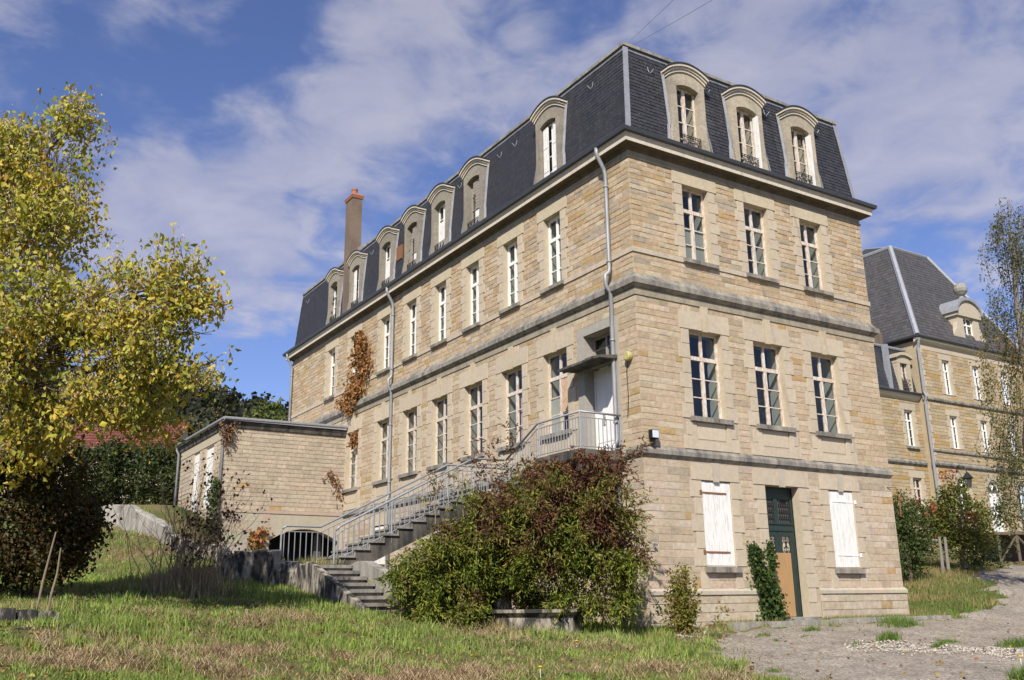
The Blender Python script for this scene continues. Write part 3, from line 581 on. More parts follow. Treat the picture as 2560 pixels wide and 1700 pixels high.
# dormers
def dormer(F, u, style, iron=True):
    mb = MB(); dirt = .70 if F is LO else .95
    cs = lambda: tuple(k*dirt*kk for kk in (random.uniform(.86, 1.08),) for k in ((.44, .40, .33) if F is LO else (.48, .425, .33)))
    zs = 14.18
    zc = [12.15, 12.75, 13.25, 13.7, zs]
    for sgn in (-1, 1):
        for a, b in zip(zc, zc[1:]):
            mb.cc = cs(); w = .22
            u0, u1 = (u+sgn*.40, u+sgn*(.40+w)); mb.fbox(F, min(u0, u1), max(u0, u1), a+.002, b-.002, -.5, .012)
        mb.cc = cs(); mb.prism(F, [(u+sgn*.61, 12.15), (u+sgn*.76, 12.15), (u+sgn*.70, 12.6), (u+sgn*.64, 12.95), (u+sgn*.61, 13.0)], -.4, .006)
    n = 10; arc = [(u+.40-.80*i/n, zs + .10*(1-((.40-.80*i/n)/.40)**2)) for i in range(n+1)]
    top = [(u-.62+1.24*i/n, 14.44 + .235*(1-((-.62+1.24*i/n)/.62)**2)) for i in range(n+1)]
    mb.cc = cs(); k = len(arc)
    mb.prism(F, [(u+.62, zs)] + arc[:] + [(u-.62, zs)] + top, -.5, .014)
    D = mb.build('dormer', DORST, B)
    mb = MB()
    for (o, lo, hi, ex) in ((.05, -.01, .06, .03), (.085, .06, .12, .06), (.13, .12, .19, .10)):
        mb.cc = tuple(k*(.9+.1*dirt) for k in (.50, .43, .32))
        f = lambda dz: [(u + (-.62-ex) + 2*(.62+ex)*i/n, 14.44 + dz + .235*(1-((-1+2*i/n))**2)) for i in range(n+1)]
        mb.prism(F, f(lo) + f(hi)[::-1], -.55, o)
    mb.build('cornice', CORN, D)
    mb = MB(); f = lambda dz: [(u - .74 + 1.48*i/n, 14.44 + dz + .235*(1-((-1+2*i/n))**2)) for i in range(n+1)]
    mb.prism(F, f(.192) + f(.225)[::-1], -.6, .155)
    mb.build('lead_cover', GUTTER, D)
    for sgn in (-1, 1):
        mb = MB(); pr = lambda z: -.255*(z-ZE)/(ZT-ZE)
        zz = [12.2, 12.55, 12.9, 13.0, 13.4, 13.8, 14.2, 14.62]; ws = [.78, .74, .70, .665, .66, .66, .66, .68]
        for (z0, w0), (z1, w1) in zip(zip(zz, ws), zip(zz[1:], ws[1:])):
            mb.poly([F(u+sgn*w0, z0, pr(z0)+.03), F(u+sgn*(w0+.07), z0, pr(z0)+.028), F(u+sgn*(w1+.07), z1, pr(z1)+.028), F(u+sgn*w1, z1, pr(z1)+.03)])
            mb.poly([F(u+sgn*w0, z0, pr(z0)+.03), F(u+sgn*w0, z0, pr(z0)+.08), F(u+sgn*w1, z1, pr(z1)+.07), F(u+sgn*w1, z1, pr(z1)+.03)])
        mb.build('flashing', ZINC, D)
    mb = MB(); o = -.17; zt = 14.26
    frame(mb, F, u-.40, u+.40, 12.2, zt, o, .05, 0, 4, .11)
    mb.build('window', PEEL if F is FR else WOODGREY if style == 'board' else WHITE, D)
    pane('pane', F, u-.37, u+.37, 12.24, zt-.02, o-.03, D)
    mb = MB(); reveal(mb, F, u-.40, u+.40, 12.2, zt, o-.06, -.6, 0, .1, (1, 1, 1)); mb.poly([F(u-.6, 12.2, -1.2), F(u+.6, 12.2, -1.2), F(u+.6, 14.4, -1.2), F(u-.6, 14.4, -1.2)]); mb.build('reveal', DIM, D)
    if style == 'shut':
        for (a, b, sk) in ((u+.13, u+.38, .0), (u-.38, u-.07, .05)):
            mb = MB()
            for i in range(3): w = (b-a)/3; mb.prism(F, [(a+w*i+.004, 12.22), (a+w*(i+1)-.004, 12.22), (a+w*(i+1)-.004-sk, 14.16), (a+w*i+.004-sk, 14.16)], -.12, -.09)
            for z in (12.75, 13.5): mb.fbox(F, a+.01, b-.01, z, z+.03, -.09, -.08)
            mb.build('shutter', SHUT, D)
    if style == 'board':
        mb = MB()
        for i in range(9): z = 13.15 + .115*i; mb.fbox(F, u-.34, u-.34 + (.52 if i > 4 else .36), z, z+.10, -.13, -.105)
        mb.build('louvre', WOODGREY, D)
        mb = MB(); mb.fbox(F, u-.30, u+.05, 12.5, 13.1, -.125, -.11); mb.build('shutter', SHUT, D)
    if style == 'curtain':
        mb = MB(); mb.fbox(F, u-.30, u+.30, 12.5, 13.6, -.155, -.15); mb.build('shutter', SHUT, D)
    if style == 'open':
        for s in (1,):
            mb = MB(); mb.prism(F, [(u+.36, 12.3), (u+.40, 12.3), (u+.40, 14.1), (u+.36, 14.1)], -.12, .06); mb.build('shutter', SHUT, D)
    if iron:
        mb = MB(); a, b, c, d, o = u-.40, u+.40, 12.50, 12.78, -.02
        for z in (c, d, d-.05): mb.tube([F(a, z, o), F(b, z, o)], .012, 5)
        for i in range(5): x = a + (b-a)*i/4; mb.tube([F(x, c-.05, o), F(x, d, o)], .012, 5)
        for i in range(4):
            x = a + (b-a)*(i+.5)/4
            for r in (.07, .035): mb.tube([F(x+r*math.cos(t), (c+d)/2-.02+r*1.2*math.sin(t), o) for t in np.linspace(0, 6.28, 11)], .009, 4)
        mb.build('balconette', IRON, D)
for u, st in zip(F1C, ('plain', 'open', 'open')): dormer(FR, u, st)
for u, st in zip(DORL, ('shut', 'board', 'curtain', 'board', 'curtain', 'shut', 'plain')): dormer(LO, u, st, iron=(u > 4))
# roof light
q = MB(); q.fbox(LO, 13.3, 13.75, 13.25, 13.8, -.12, -.05); q.build('roof_light', RUST, RF)
# chimney
q = MB(); q.box(.02, .46, 18.2, 18.95, 12.2, 17.62); CH = q.build('chimney', CHIM, RF)
q = MB(); q.hexa([(-.01, 18.17, 17.62), (.49, 18.17, 17.62), (.49, 18.98, 17.62), (-.01, 18.98, 17.62)], [(-.05, 18.13, 17.74), (.53, 18.13, 17.74), (.53, 19.02, 17.74), (-.05, 19.02, 17.74)])
q.hexa([(-.05, 18.13, 17.745), (.53, 18.13, 17.745), (.53, 19.02, 17.745), (-.05, 19.02, 17.745)], [(.08, 18.35, 17.92), (.40, 18.35, 17.92), (.40, 18.8, 17.92), (.08, 18.8, 17.92)]); q.build('cap', TERRA, CH)
q = MB(); q.lathe(.24, 18.57, [(.13, 17.9), (.12, 18.1), (.14, 18.11), (.14, 18.18), (.10, 18.18)], 14); q.build('pot', TERRA, CH)
q = MB(); q.box(.3, .9, 17.6, 18.15, 14.9, 15.35); q.build('vent_box', ZINC, RF)

# windows of the two facades
def window(F, u, w, z0, z1, m, front, extra=None, z_sill=None):
    a, b = u-w/2, u+w/2; o = -.16
    q = MB(); frame(q, F, a, b, z0, z1, o, .06 if m is PEEL else .075, .31, 3); Wn = q.build('window', m, B)
    pane('pane', F, a+.03, b-.03, z0+.03, z1-.03, o-.03, Wn)
    sill(F, a-.13, b+.13, z0, Wn, .125 if z0 < 8 else .11, .11)
    if extra == 'osb':
        q = MB(); q.fbox(F, a+.08, u-.07, z0+.55, z0+1.45, o-.005, o+.012); q.build('board', OSB, Wn)
        q = MB(); q.fbox(F, u+.06, b-.08, z0+.05, z0+.95, o-.022, o-.012); q.build('panel', PLASTER, Wn)
    if extra == 'pink':
        q = MB(); q.fbox(F, a+.08, u-.06, z0+.05, z0+1.5, o-.1, o-.09); q.build('curtain', PINK, Wn)
    if extra == 'pale':
        q = MB(); q.fbox(F, a+.06, b-.06, z0+.05, z0+1.0, o-.06, o-.05); q.build('pale_sheet', PLASTER, Wn)  # added pale sheet behind the glass, for the grey look of the lower panes
    if extra == 'grey':
        q = MB(); q.fbox(F, a+.07, b-.07, z0+.06, z1-.1, o-.3, o-.29); q.build('curtain', PLASTER, Wn)
for u in F1C: window(FR, u, 1.11, *ZF1, PEEL, True)
for u, e in zip(F1C, ('pale', None, None)): window(FR, u, .92, *ZF2, PEEL, True, e)
for u, e in zip(F1L, ('osb', 'pink', None, None, None, 'grey', 'grey')): window(LO, u, 1.12, *ZF1, PEEL, False, e)
for u in F2L: window(LO, u, .82, *ZF2, WHITE, False)

# ground floor shutters on the front
def shutter(F, a, b, z0, z1, left_hinge, o=-.02, strap=True):
    q = MB(); n = 7
    for i in range(n):
        w = (b-a)/n; q.fbox(F, a+w*i+.005, a+w*(i+1)-.005, z0+.01, z1-.01, o-.035, o + random.uniform(-.004, .005))
    Sh = q.build('shutter', SHUT, B)
    if strap:
        for z in (z0 + .16*(z1-z0), z0 + .86*(z1-z0)):
            q = MB(); h = a-.05 if left_hinge else b+.05
            q.fbox(F, min(h, a+.55*(b-a) if left_hinge else a+.15*(b-a)), max(h, a+.85*(b-a) if left_hinge else h), z-.02, z+.02, o+.004, o+.014)
            q.fbox(F, h-.035, h+.035, z-.05, z+.05, o+.0, o+.06); q.build('hinge', RUST if left_hinge else WHITE, Sh)
    return Sh
shutter(FR, 1.735, 2.695, 1.57, 3.55, True); shutter(FR, 6.245, 7.215, 1.57, 3.55, False)
sill(FR, 1.66, 2.77, 1.55, B, .13, .12); sill(FR, 6.18, 7.28, 1.55, B, .13, .12)
shutter(LO, 14.02, 14.98, .92, 3.48, True, strap=False); shutter(LO, 9.62, 10.48, .92, 3.48, True, strap=False)
# front door
q = MB(); o = -.24
q.fbox(FR, 3.88, 3.96, .36, 3.55, o-.06, o); q.fbox(FR, 5.02, 5.10, .36, 3.55, o-.06, o); q.fbox(FR, 3.96, 5.02, 3.42, 3.55, o-.06, o); q.fbox(FR, 3.96, 5.02, 2.46, 2.64, o-.06, o+.02); q.fbox(FR, 3.96, 5.02, 2.62, 2.66, o-.02, o+.05)
q.fbox(FR, 3.96, 5.02, 3.26, 3.42, o-.07, o-.01); q.fbox(FR, 4.42, 4.56, 2.64, 3.26, o-.06, o)
DO = q.build('door', GREEN, B)
for (a, b) in ((3.965, 4.485), (4.495, 5.015)):
    q = MB(); B2 = lambda u0, u1, z0, z1, d=.0: q.fbox(FR, u0, u1, z0, z1, o-.05, o-.005+d)
    B2(a, a+.11, .37, 2.46); B2(b-.11, b, .37, 2.46); B2(a+.11, b-.11, .37, .50); B2(a+.11, b-.11, 1.06, 1.2); B2(a+.11, b-.11, 2.34, 2.46); B2(a+.11, b-.11, .5, 1.06, -.025); q.fbox(FR, a+.15, b-.15, .56, 1.0, o-.03, o-.012); q.fbox(FR, a+.11, b-.11, .74, .80, o-.03, o+.004)
    lf = q.build('leaf', GREEN, DO)
for (a, b) in ((4.08, 4.37), (4.61, 4.90)):
    q = MB(); q.poly([FR(a-.02, 1.2, o-.04), FR(b+.02, 1.2, o-.04), FR(b+.02, 2.34, o-.04), FR(a-.02, 2.34, o-.04)]); q.build('pane', CREAM, DO)
    q = MB(); oo = o-.012
    for x in (a, (a+b)/2, b): q.tube([FR(x, 1.2, oo), FR(x, 2.34, oo)], .011, 5)
    for z in (1.25, 1.75, 2.28): q.tube([FR(a, z, oo), FR(b, z, oo)], .010, 5)
    for z in (1.38, 1.62, 1.9, 2.14):
        for s in (-1, 1): q.tube([FR((a+b)/2 + s*(.07+.055*math.cos(t)), z+.085*math.sin(t), oo) for t in np.linspace(0, 5.2, 10)], .010, 4)
    q.build('grille', IRON, DO)
for (a, b) in ((3.99, 4.40), (4.58, 5.0)):
    q = MB()
    for i in range(5): x = a+.05+(b-a-.1)*i/4; q.tube([FR(x, 2.68, o-.01), FR(x, 3.24, o-.01)], .014, 5); [q.tube([FR(x+.03*math.cos(t), zz+.04*math.sin(t), o-.01) for t in np.linspace(0, 6.28, 8)], .009, 4) for zz in (2.8, 2.96, 3.12)]
    q.build('grille', IRON, DO)
q = MB(); q.poly([FR(3.96, 2.6, o-.05), FR(5.02, 2.6, o-.05), FR(5.02, 3.5, o-.05), FR(3.96, 3.5, o-.05)]); q.build('pane', DIM, DO)
q = MB(); q.fbox(FR, 4.22, 4.84, .38, 1.92, o+.02, o+.04); q.build('plywood_board', PLY, DO)
q = MB(); q.fbox(FR, 3.7, 5.25, .22, .37, -.3, .14); q.build('doorstep', CONC2, B)
# balcony door in its concrete alcove
o = -.27
q = MB(); q.fbox(LO, .98, 2.085, 6.52, 6.68, -.27, .0); q.build('door_transom', CONC2, B)
q = MB()
for i in range(5): a = 1.0 + .99*i/5 + .03; q.fbox(LO, a+.003, a+.195, 4.27, 6.5, o-.03, o + .004*(i % 2))
q.fbox(LO, .985, 1.03, 4.27, 6.5, o-.02, o+.02); q.fbox(LO, 2.03, 2.08, 4.27, 6.5, o-.02, o+.02)
for z in (4.62, 6.22): q.fbox(LO, 1.03, 2.03, z, z+.09, o-.01, o+.012)
bd = q.build('door', WHITE, B); tag(bd, 'white boarded balcony door under concrete canopy')
q = MB(); q.fbox(LO, 1.68, 1.76, 5.05, 5.35, o+.0, o+.03); q.tube([LO(1.72, 5.22, o+.03), LO(1.60, 5.22, o+.06)], .015, 6); q.build('handle', ALU, bd)
q = MB(); frame(q, LO, .98, 2.085, 6.69, 7.37, o, .06, 0, 2, .06); fw_ = q.build('window', WOODGREY, B); pane('pane', LO, 1.0, 2.06, 6.7, 7.35, o-.03, fw_)
q = MB(); n = 10
for i in range(n):
    y0, y1 = .72 + 1.76*i/n, .72 + 1.76*(i+1)/n; e = .62 + random.uniform(-.04, .04)
    q.hexa([(-.02, y0, 6.50), (-.02, y1, 6.50), (-e, y1, 6.47), (-e, y0, 6.47)], [(-.02, y0, 6.60), (-.02, y1, 6.60), (-e, y1, 6.53), (-e, y0, 6.53)])
q.build('door_canopy', DARKC, B)
# rain pipes
def pipe(F, u, kinks, zbot, zt=12.1):
    q = MB(); r = .055
    pts = [F(u, zt, .36), F(u, zt-.12, .36), F(u-.0, zt-.22, .33), F(u, zt-.52, .15), F(u, zt-.68, .10)]
    for z, d in kinks: pts += [F(u, z+.22, .10), F(u, z+.12, .12), F(u, z+.02, .10+d), F(u, z-.25, .10+d), F(u, z-.40, .10)]
    pts += [F(u, zbot, .10)]; q.tube(pts, r, 10)
    z = 11.1
    while z > zbot+.3: q.tube([F(u, z, .10), F(u, z-.05, .10)], .068, 10); z -= 2.05
    q.build('rain_pipe', PIPE, B, True)
pipe(LO, .82, [(8.62, .14), (4.32, .10)], .35); pipe(LO, 13.62, [(8.6, .12), (4.3, .08)], 1.0); pipe(LO, 24.6, [], 5.0)
# floodlight and alarm by the corner, tap on the wall
t = thing('floodlight', FR(.22, 4.3, .1), 'small square floodlight on the ledge at the near corner of the building', 'lamp')
q = MB(); c = np.array(FR(.22, 4.52, .16)); q.box(c[0]-.11, c[0]+.11, c[1]-.05, c[1]+.07, c[2]-.10, c[2]+.10); q.build('housing', IRON, t)
q = MB(); q.poly([(c[0]-.095, c[1]-.055, c[2]-.085), (c[0]+.095, c[1]-.055, c[2]-.085), (c[0]+.095, c[1]-.055, c[2]+.085), (c[0]-.095, c[1]-.055, c[2]+.085)]); q.build('lens', LENS, t)
q = MB(); q.box(c[0]-.03, c[0]+.03, c[1]-.0, c[1]+.12, c[2]-.24, c[2]-.09); q.build('bracket', IRON, t)
t = thing('alarm_sounder', LO(.28, 6.45, 0), 'round yellowed sounder on the wall beside the rain pipe near the corner', 'alarm')
q = MB(); q.tube([LO(.28, 6.45, .02), LO(.28, 6.45, .05), LO(.28, 6.45, .13), LO(.28, 6.45, .15)], [.10, .115, .115, .09], 16); q.build('cover', SIREN, t)
q = MB(); q.tube([LO(.36, 6.35, .03), LO(.42, 6.1, .03), LO(.40, 5.5, .03), LO(.46, 5.0, .03)], .01, 5); q.build('cable', IRON, t)
t = thing('outdoor_tap', FR(.05, 1.9, 0), 'small metal water tap on the wall at the near corner', 'tap')
q = MB(); q.tube([LO(.25, 1.95, .04), FR(-.08, 1.95, .06), FR(.12, 1.95, .08), FR(.12, 2.06, .09)], .014, 6); q.build('pipe', PIPE, t)
q = MB(); q.tube([FR(.12, 2.04, .06), FR(.12, 2.04, .14)], .03, 8); q.tube([FR(.06, 2.13, .1), FR(.18, 2.13, .1)], .012, 6); q.build('valve', ALU, t)
# a short antenna style bracket at the right end of the front
q = MB(); q.tube([FR(8.7, 3.75, .02), FR(8.95, 3.75, .12), FR(9.05, 3.4, .12), FR(9.05, 2.95, .1)], .014, 6); q.tube([FR(9.05, 3.45, .12), FR(9.1, 3.4, .16)], .05, 8); q.build('cable_bracket', RUST, B)

# ------------------------------------------------------------------ outside staircase
ST = thing('outside_staircase', (-3.5, 4.2, 1.6), 'concrete outside staircase with grey metal railings climbing to the balcony door', 'staircase')
y0, y1 = 4.05, 5.45
q = MB(); n = 10; x0, x1, z0, z1 = -5.72, -2.1, 1.72, 3.45; dx, dz = (x1-x0)/n, (z1-z0)/n
for i in range(n):
    xa = x0+dx*i; z = z0+dz*(i+1)
    q.box(xa, xa+dx+.03, y0-.02, y1+.02, z-.045, z); q.box(xa+.03, xa+.05, y0+.02, y1-.02, z-dz, z-.05)
q.build('tread', TREAD, ST)
q = MB(); pr = [(x0-.25, z0-.12)]
for i in range(n): xa = x0+dx*i; z = z0+dz*(i+1); pr += [(xa+.05, z-dz+.0), (xa+.05, z-.062)]
pr += [(x1+.05, z1-.062), (x1+.05, z1-.40), (x0+.12, z0-.30), (x0-.25, z0-.30)]
YF = Fac((0, 0, 0), (1, 0), (0, -1)); q.prism(YF, pr, -(y0+.03), -(y1-.03)); q.build('stringer', DARKC, ST)
q = MB(); q.box(-2.1, -.03, 4.0, 5.5, 3.24, 3.449); q.box(-1.95, -1.7, 4.08, 5.4, 1.0, 3.24); q.box(-1.7, -.1, 4.1, 4.25, 2.9, 3.24); q.build('landing', DARKC, ST)
q = MB()
for i in range(4): ya = 4.0-.36*i; z = 3.45+.15*(i+1); q.box(-1.28, -.04, ya-.40, ya, z-.06, z)
q.build('tread', TREAD, ST)
q = MB(); XF = Fac((0, 0, 0), (0, 1), (-1, 0)); q.prism(XF, [(4.0, 3.2), (4.0, 3.5), (2.55, 4.12), (2.55, 3.82)], .06, 1.24); q.build('stringer', DARKC, ST)
q = MB(); q.box(-1.31, -.05, .66, 2.56, 4.0, 4.20); q.box(-1.2, -.05, .74, .98, 3.72, 4.0); q.box(-1.2, -.05, 2.2, 2.44, 3.72, 4.0); q.build('balcony_slab', DARKC, ST)
def railing(path, low, posts, r=.028, bal=.13, top=.13):
    """path: handrail points; low: bottom rail points, same count"""
    q = MB(); path = [np.array(p) for p in path]; low = [np.array(p) for p in low]
    q.tube(path, r, 8); Rl = q.build('railing', RAIL, ST, True)
    up = [p + (l-p)*(top/np.linalg.norm(l-p)) for p, l in zip(path, low)]
    q = MB(); q.tube(low, .013, 6); q.tube(up, .013, 6)
    for i in range(len(path)-1):
        L = np.linalg.norm((low[i+1]-low[i])[:2]); k = max(1, int(L/bal))
        for j in range(k): t = (j+.5)/k; q.tube([low[i]+(low[i+1]-low[i])*t, up[i]+(up[i+1]-up[i])*t], .0115, 5, False)
    q.build('balusters', RAIL, Rl)
    for p, l in posts: q = MB(); q.tube([p, l], .022, 8); q.build('post', RAIL, Rl)
    return Rl
V = lambda x, y, z: (x, y, z)
railing([V(-5.80, 4.1, 2.45), V(-5.70, 4.1, 2.55), V(-2.15, 4.1, 4.36), V(-1.28, 4.02, 4.36)], [V(-5.80, 4.1, 1.83), V(-5.70, 4.1, 1.83), V(-2.15, 4.1, 3.55), V(-1.28, 4.02, 3.52)],
        [(V(-5.82, 4.1, 2.42), V(-5.82, 4.1, 1.62)), (V(-4.4, 4.1, 3.21), V(-4.4, 4.1, 2.2)), (V(-2.15, 4.1, 4.36), V(-2.15, 4.1, 3.3))])
railing([V(-6.62, 5.4, 2.56), V(-6.52, 5.4, 2.63), V(-5.67, 5.4, 2.63), V(-2.2, 5.4, 4.36), V(-.1, 5.4, 4.36)], [V(-6.62, 5.4, 1.82), V(-6.52, 5.4, 1.80), V(-5.67, 5.4, 1.80), V(-2.2, 5.4, 3.55), V(-.1, 5.4, 3.55)],
        [(V(-6.64, 5.4, 2.52), V(-6.64, 5.4, 1.7)), (V(-2.2, 5.4, 4.36), V(-2.2, 5.4, 3.4)), (V(-4.3, 5.4, 3.3), V(-4.3, 5.4, 2.3))])
railing([V(-1.25, 3.98, 4.36), V(-1.25, 2.5, 5.07), V(-1.25, .72, 5.08), V(-.05, .72, 5.08)], [V(-1.25, 3.98, 3.58), V(-1.25, 2.5, 4.28), V(-1.25, .72, 4.27), V(-.05, .72, 4.27)],
        [(V(-1.25, 3.98, 4.36), V(-1.25, 3.98, 3.45)), (V(-1.25, 2.42, 5.07), V(-1.25, 2.42, 4.08)), (V(-1.25, .72, 5.08), V(-1.25, .72, 4.08)), (V(-.06, .72, 5.08), V(-.06, .72, 4.2))], bal=.115)

# ------------------------------------------------------------------ terrace, retaining walls, lower steps
q = MB(); q.box(-6.75, -4.7, 5.3, 9.2, .6, 1.74); q.hexa([(-6.75, 9.2, .6), (-4.7, 9.2, .6), (-4.7, 17.9, .6), (-6.75, 17.9, .6)], [(-6.75, 9.2, 1.74), (-4.7, 9.2, 1.74), (-4.7, 17.9, 2.5), (-6.75, 17.9, 2.5)])
q.box(-6.45, -4.65, 3.9, 5.3, .6, 1.70); q.hexa([(-4.7, 12, .6), (-.2, 12, .6), (-.2, 17.9, .6), (-4.7, 17.9, .6)], [(-4.7, 12, 1.9), (-.2, 12, 1.1), (-.2, 17.9, 2.3), (-4.7, 17.9, 2.35)])
o = q.build('terrace', SOIL); o['kind'] = 'structure'
def rough_wall(name, pts, th, mat_, label, base=.5, seg=.35, jit=.02):
    q = MB(); P2 = []
    for (a, b) in zip(pts, pts[1:]):
        a, b = np.array(a, float), np.array(b, float); k = max(1, int(np.linalg.norm((b-a)[:2])/seg))
        P2 += [a + (b-a)*i/k for i in range(k)]
    P2.append(np.array(pts[-1], float)); rows = []
    for i, p in enumerate(P2):
        t = P2[min(i+1, len(P2)-1)] - P2[max(i-1, 0)]; nrm = np.array([t[1], -t[0], 0]); nrm /= np.linalg.norm(nrm)
        j = lambda: np.array([random.uniform(-jit, jit), random.uniform(-jit, jit), random.uniform(-jit, jit)])
        f, bk = p + nrm*th/2, p - nrm*th/2; g = np.array([0, 0, gz(p[0], p[1]) - base - p[2]])
        rows.append(q.verts([f+g+j(), f+g*.55+j(), f+g*.2+j(), f+np.array([0, 0, -.03])+j(), p*.5+f*.5+j()*.6, p*.5+bk*.5+j()*.6, bk+g]))
    for a, b in zip(rows, rows[1:]):
        for k in range(6): q.face(a+k, a+k+1, b+k+1, b+k)
    q.face(*range(rows[0], rows[0]+7)); q.face(*range(rows[-1], rows[-1]+7))
    return tag(q.build(name, mat_), label, 'wall')
rough_wall('retaining_wall', [(-7.7, 5.45, 2.03), (-7.25, 5.3, 2.04), (-6.72, 5.2, 2.05)], .34, CONC, 'short stained stone block wall left of the terrace railing', jit=.03)
rough_wall('retaining_wall', [(-6.72, 5.18, 1.78), (-6.35, 4.7, 1.76), (-6.42, 4.0, 1.68)], .3, CONC, 'low blackened concrete wall below the terrace railing', jit=.03)
A = [P(268, 1264, 32.5), P(330, 1262, 31.5), P(395, 1298, 29.5), P(425, 1318, 28)]
rough_wall('retaining_wall', [tuple(p) for p in A], .4, CONC2, 'pale sloping retaining wall on the bank in front of the dark hedge', base=.8, jit=.04)
rough_wall('retaining_wall', [tuple(P(425, 1328, 28)), tuple(P(480, 1352, 26.3)), tuple(P(560, 1366, 24.8)), (-7.75, 5.6, 1.95)], .35, CONC, 'rough low wall behind the leafless shrub', base=.8, jit=.04)
LS = thing('garden_steps', (-6.1, 2.6, .8), 'crumbling concrete garden steps descending from the terrace to the lawn', 'steps')
q = MB(); n = 7
for i in range(n):
    ya = 3.95 - .42*i; z = 1.66 - .137*i; q.box(-6.32, -5.62, ya-.46, ya, z-.07, z-.0); q.box(-6.3, -5.64, ya-.40, ya, z-.5, z-.07)
q.build('tread', TREAD, LS)
q = MB(); X2 = Fac((-6.38, 0, 0), (0, 1), (-1, 0))
q.prism(X2, [(4.0, 1.74), (3.7, 1.70), (.95, .80), (.8, .5), (4.0, .4)], 0, .14); q.build('flank_wall', CONC, LS)
q = MB(); X3 = Fac((-5.6, 0, 0), (0, 1), (-1, 0)); q.prism(X3, [(4.0, 1.62), (3.25, 1.74), (2.9, 1.72), (.2, 1.0), (-.2, .75), (-.2, .2), (4.0, .3)], -.22, 0); q.build('flank_wall', CONC2, LS)

# ------------------------------------------------------------------ the annex
YA, XA = 17.95, -4.66
AN = thing('annex_building', (XA/2, 21.4, 1.5), 'low flat roofed stone annex with an arched opening, left of the tall building', 'building')
AF = Fac((0, YA, 0), (1, 0), (0, -1)); AL = Fac((XA, 0, 0), (0, 1), (-1, 0)); YB = 24.95
mb = MB(); AC = (.42, .375, .30)
arch = [(-2.88 + 2.70*i/14, 3.12 + .45*(1-(( -1+2*i/14))**2)) for i in range(15)]
# smooth zone with the arch
mb.cc = AC; mb.cm = 2
for (a, za), (b, zb) in zip(arch, arch[1:]): mb.poly([AF(a, za, .02), AF(b, zb, .02), AF(b, 4.14, .02), AF(a, 4.14, .02)]); mb.poly([AF(a, za, .02), AF(b, zb, .02), AF(b, zb, -.5), AF(a, za, -.5)])
mb.poly([AF(XA, 1, .02), AF(-2.88, 1, .02), AF(-2.88, 4.14, .02), AF(XA, 4.14, .02)]); mb.poly([AF(-.18, 1, .02), AF(.0, 1, .02), AF(0, 4.14, .02), AF(-.18, 4.14, .02)])
mb.poly([AF(-2.88, 1, .02), AF(-2.88, 1, -.5), AF(-2.88, 3.12, -.5), AF(-2.88, 3.12, .02)]); mb.poly([AF(-.18, 1, .02), AF(-.18, 1, -.5), AF(-.18, 3.12, -.5), AF(-.18, 3.12, .02)])
for r in range(5):
    z = 2.2 + .4*r; x = XA + .2*(r % 2)
    while x < -2.9: ash(mb, AF, x, min(x+.75, -2.9), z, z+.4, .028, tuple(k*random.uniform(.9, 1.05) for k in AC)); x += .75
mb.fbox(AF, XA-.03, 0, 4.1, 4.22, 0, .05)
holed(mb, AF, XA, 0, 4.14, 7.35, [], -.01); stones(mb, AF, XA, 0, 4.22, 7.2, .155, [], PAL_AX, .3, .62, .012)
hl = [(19.65, 20.75, 4.4, 6.79), (21.75, 22.65, 4.4, 6.82)]; ob = list(hl)
for (a, b, c, d) in hl: jambs(mb, AL, a, b, c, d, .36, .3, .2, ob); reveal(mb, AL, a, b, c, d, .02, -.12)
ash(mb, AL, 17.97, YB, 6.85, 7.2, .022, (.46, .40, .30)); ob.append((17.9, YB, 6.83, 7.2))
holed(mb, AL, YA, YB, 1, 7.35, hl, -.01); stones(mb, AL, YA, YB, 3.4, 6.85, .17, ob, PAL_AX, .3, .6, .012)
mb.build('wall', [MORTAR, RUBBLE, ASHLAR], AN)
q = MB(); q.poly([(XA, YB, 1), (0, YB, 1), (0, YB, 7.3), (XA, YB, 7.3)]); q.poly([(XA+.01, YA+.55, 3.9), (0, YA+.55, 3.9), (0, YB, 3.9), (XA+.01, YB, 3.9)]); q.poly([(XA+.02, 20.8, 1), (-.02, 20.8, 1), (-.02, 20.8, 4), (XA+.02, 20.8, 4)])
for x in (XA+.02, -.03): q.poly([(x, YA+.5, 1), (x, YB, 1), (x, YB, 4), (x, YA+.5, 4)])
q.box(-.9, -.62, 18.6, 18.9, 1, 3.6); q.build('interior', DIM, AN)
q = MB(); q.ring([(0, 7.18), (.06, 7.2), (.10, 7.34), (.12, 7.345), (.12, 7.42), (0, 7.43)], XA, -.02, YA, YB); q.build('cornice', DARKC, AN)
q = MB(); q.hexa([(XA-.14, YA-.14, 7.44), (-.02, YA-.14, 7.44), (-.02, YB+.14, 7.44), (XA-.14, YB+.14, 7.44)], [(XA+.4, YA+.5, 7.66), (-.02, YA+.5, 7.66), (-.02, YB-.4, 7.66), (XA+.4, YB-.4, 7.66)]); q.build('roof', ZINC, AN)
q = MB(); q.tube([AF(XA-.2, 7.50, .2), AF(-.03, 7.55, .2)], .065, 8); q.tube([(XA-.2, YA-.2, 7.5), (XA-.2, YB+.2, 7.53)], .065, 8); q.build('gutter', PIPE, AN)
for (y, zb) in ((18.25, 3.4), (25.15, 4.0)):
    q = MB(); q.tube([(XA-.2, y, 7.48), (XA-.2, y, 7.36), (XA-.08, y, 7.15), (XA-.075, y, zb)], .055, 8); q.build('rain_pipe', PIPE, AN, True)
for (a, b, c, d) in hl:
    for (p, r) in ((a, (a+b)/2-.015), ((a+b)/2+.015, b)):
        q = MB()
        for i in range(3): w = (r-p)/3; q.fbox(AL, p+w*i+.004, p+w*(i+1)-.004, c, d, -.07, -.03)
        for z in (c+.4, d-.4): q.fbox(AL, p+.02, r-.02, z, z+.05, -.03, -.01)
        q.build('shutter', SHUT, AN)

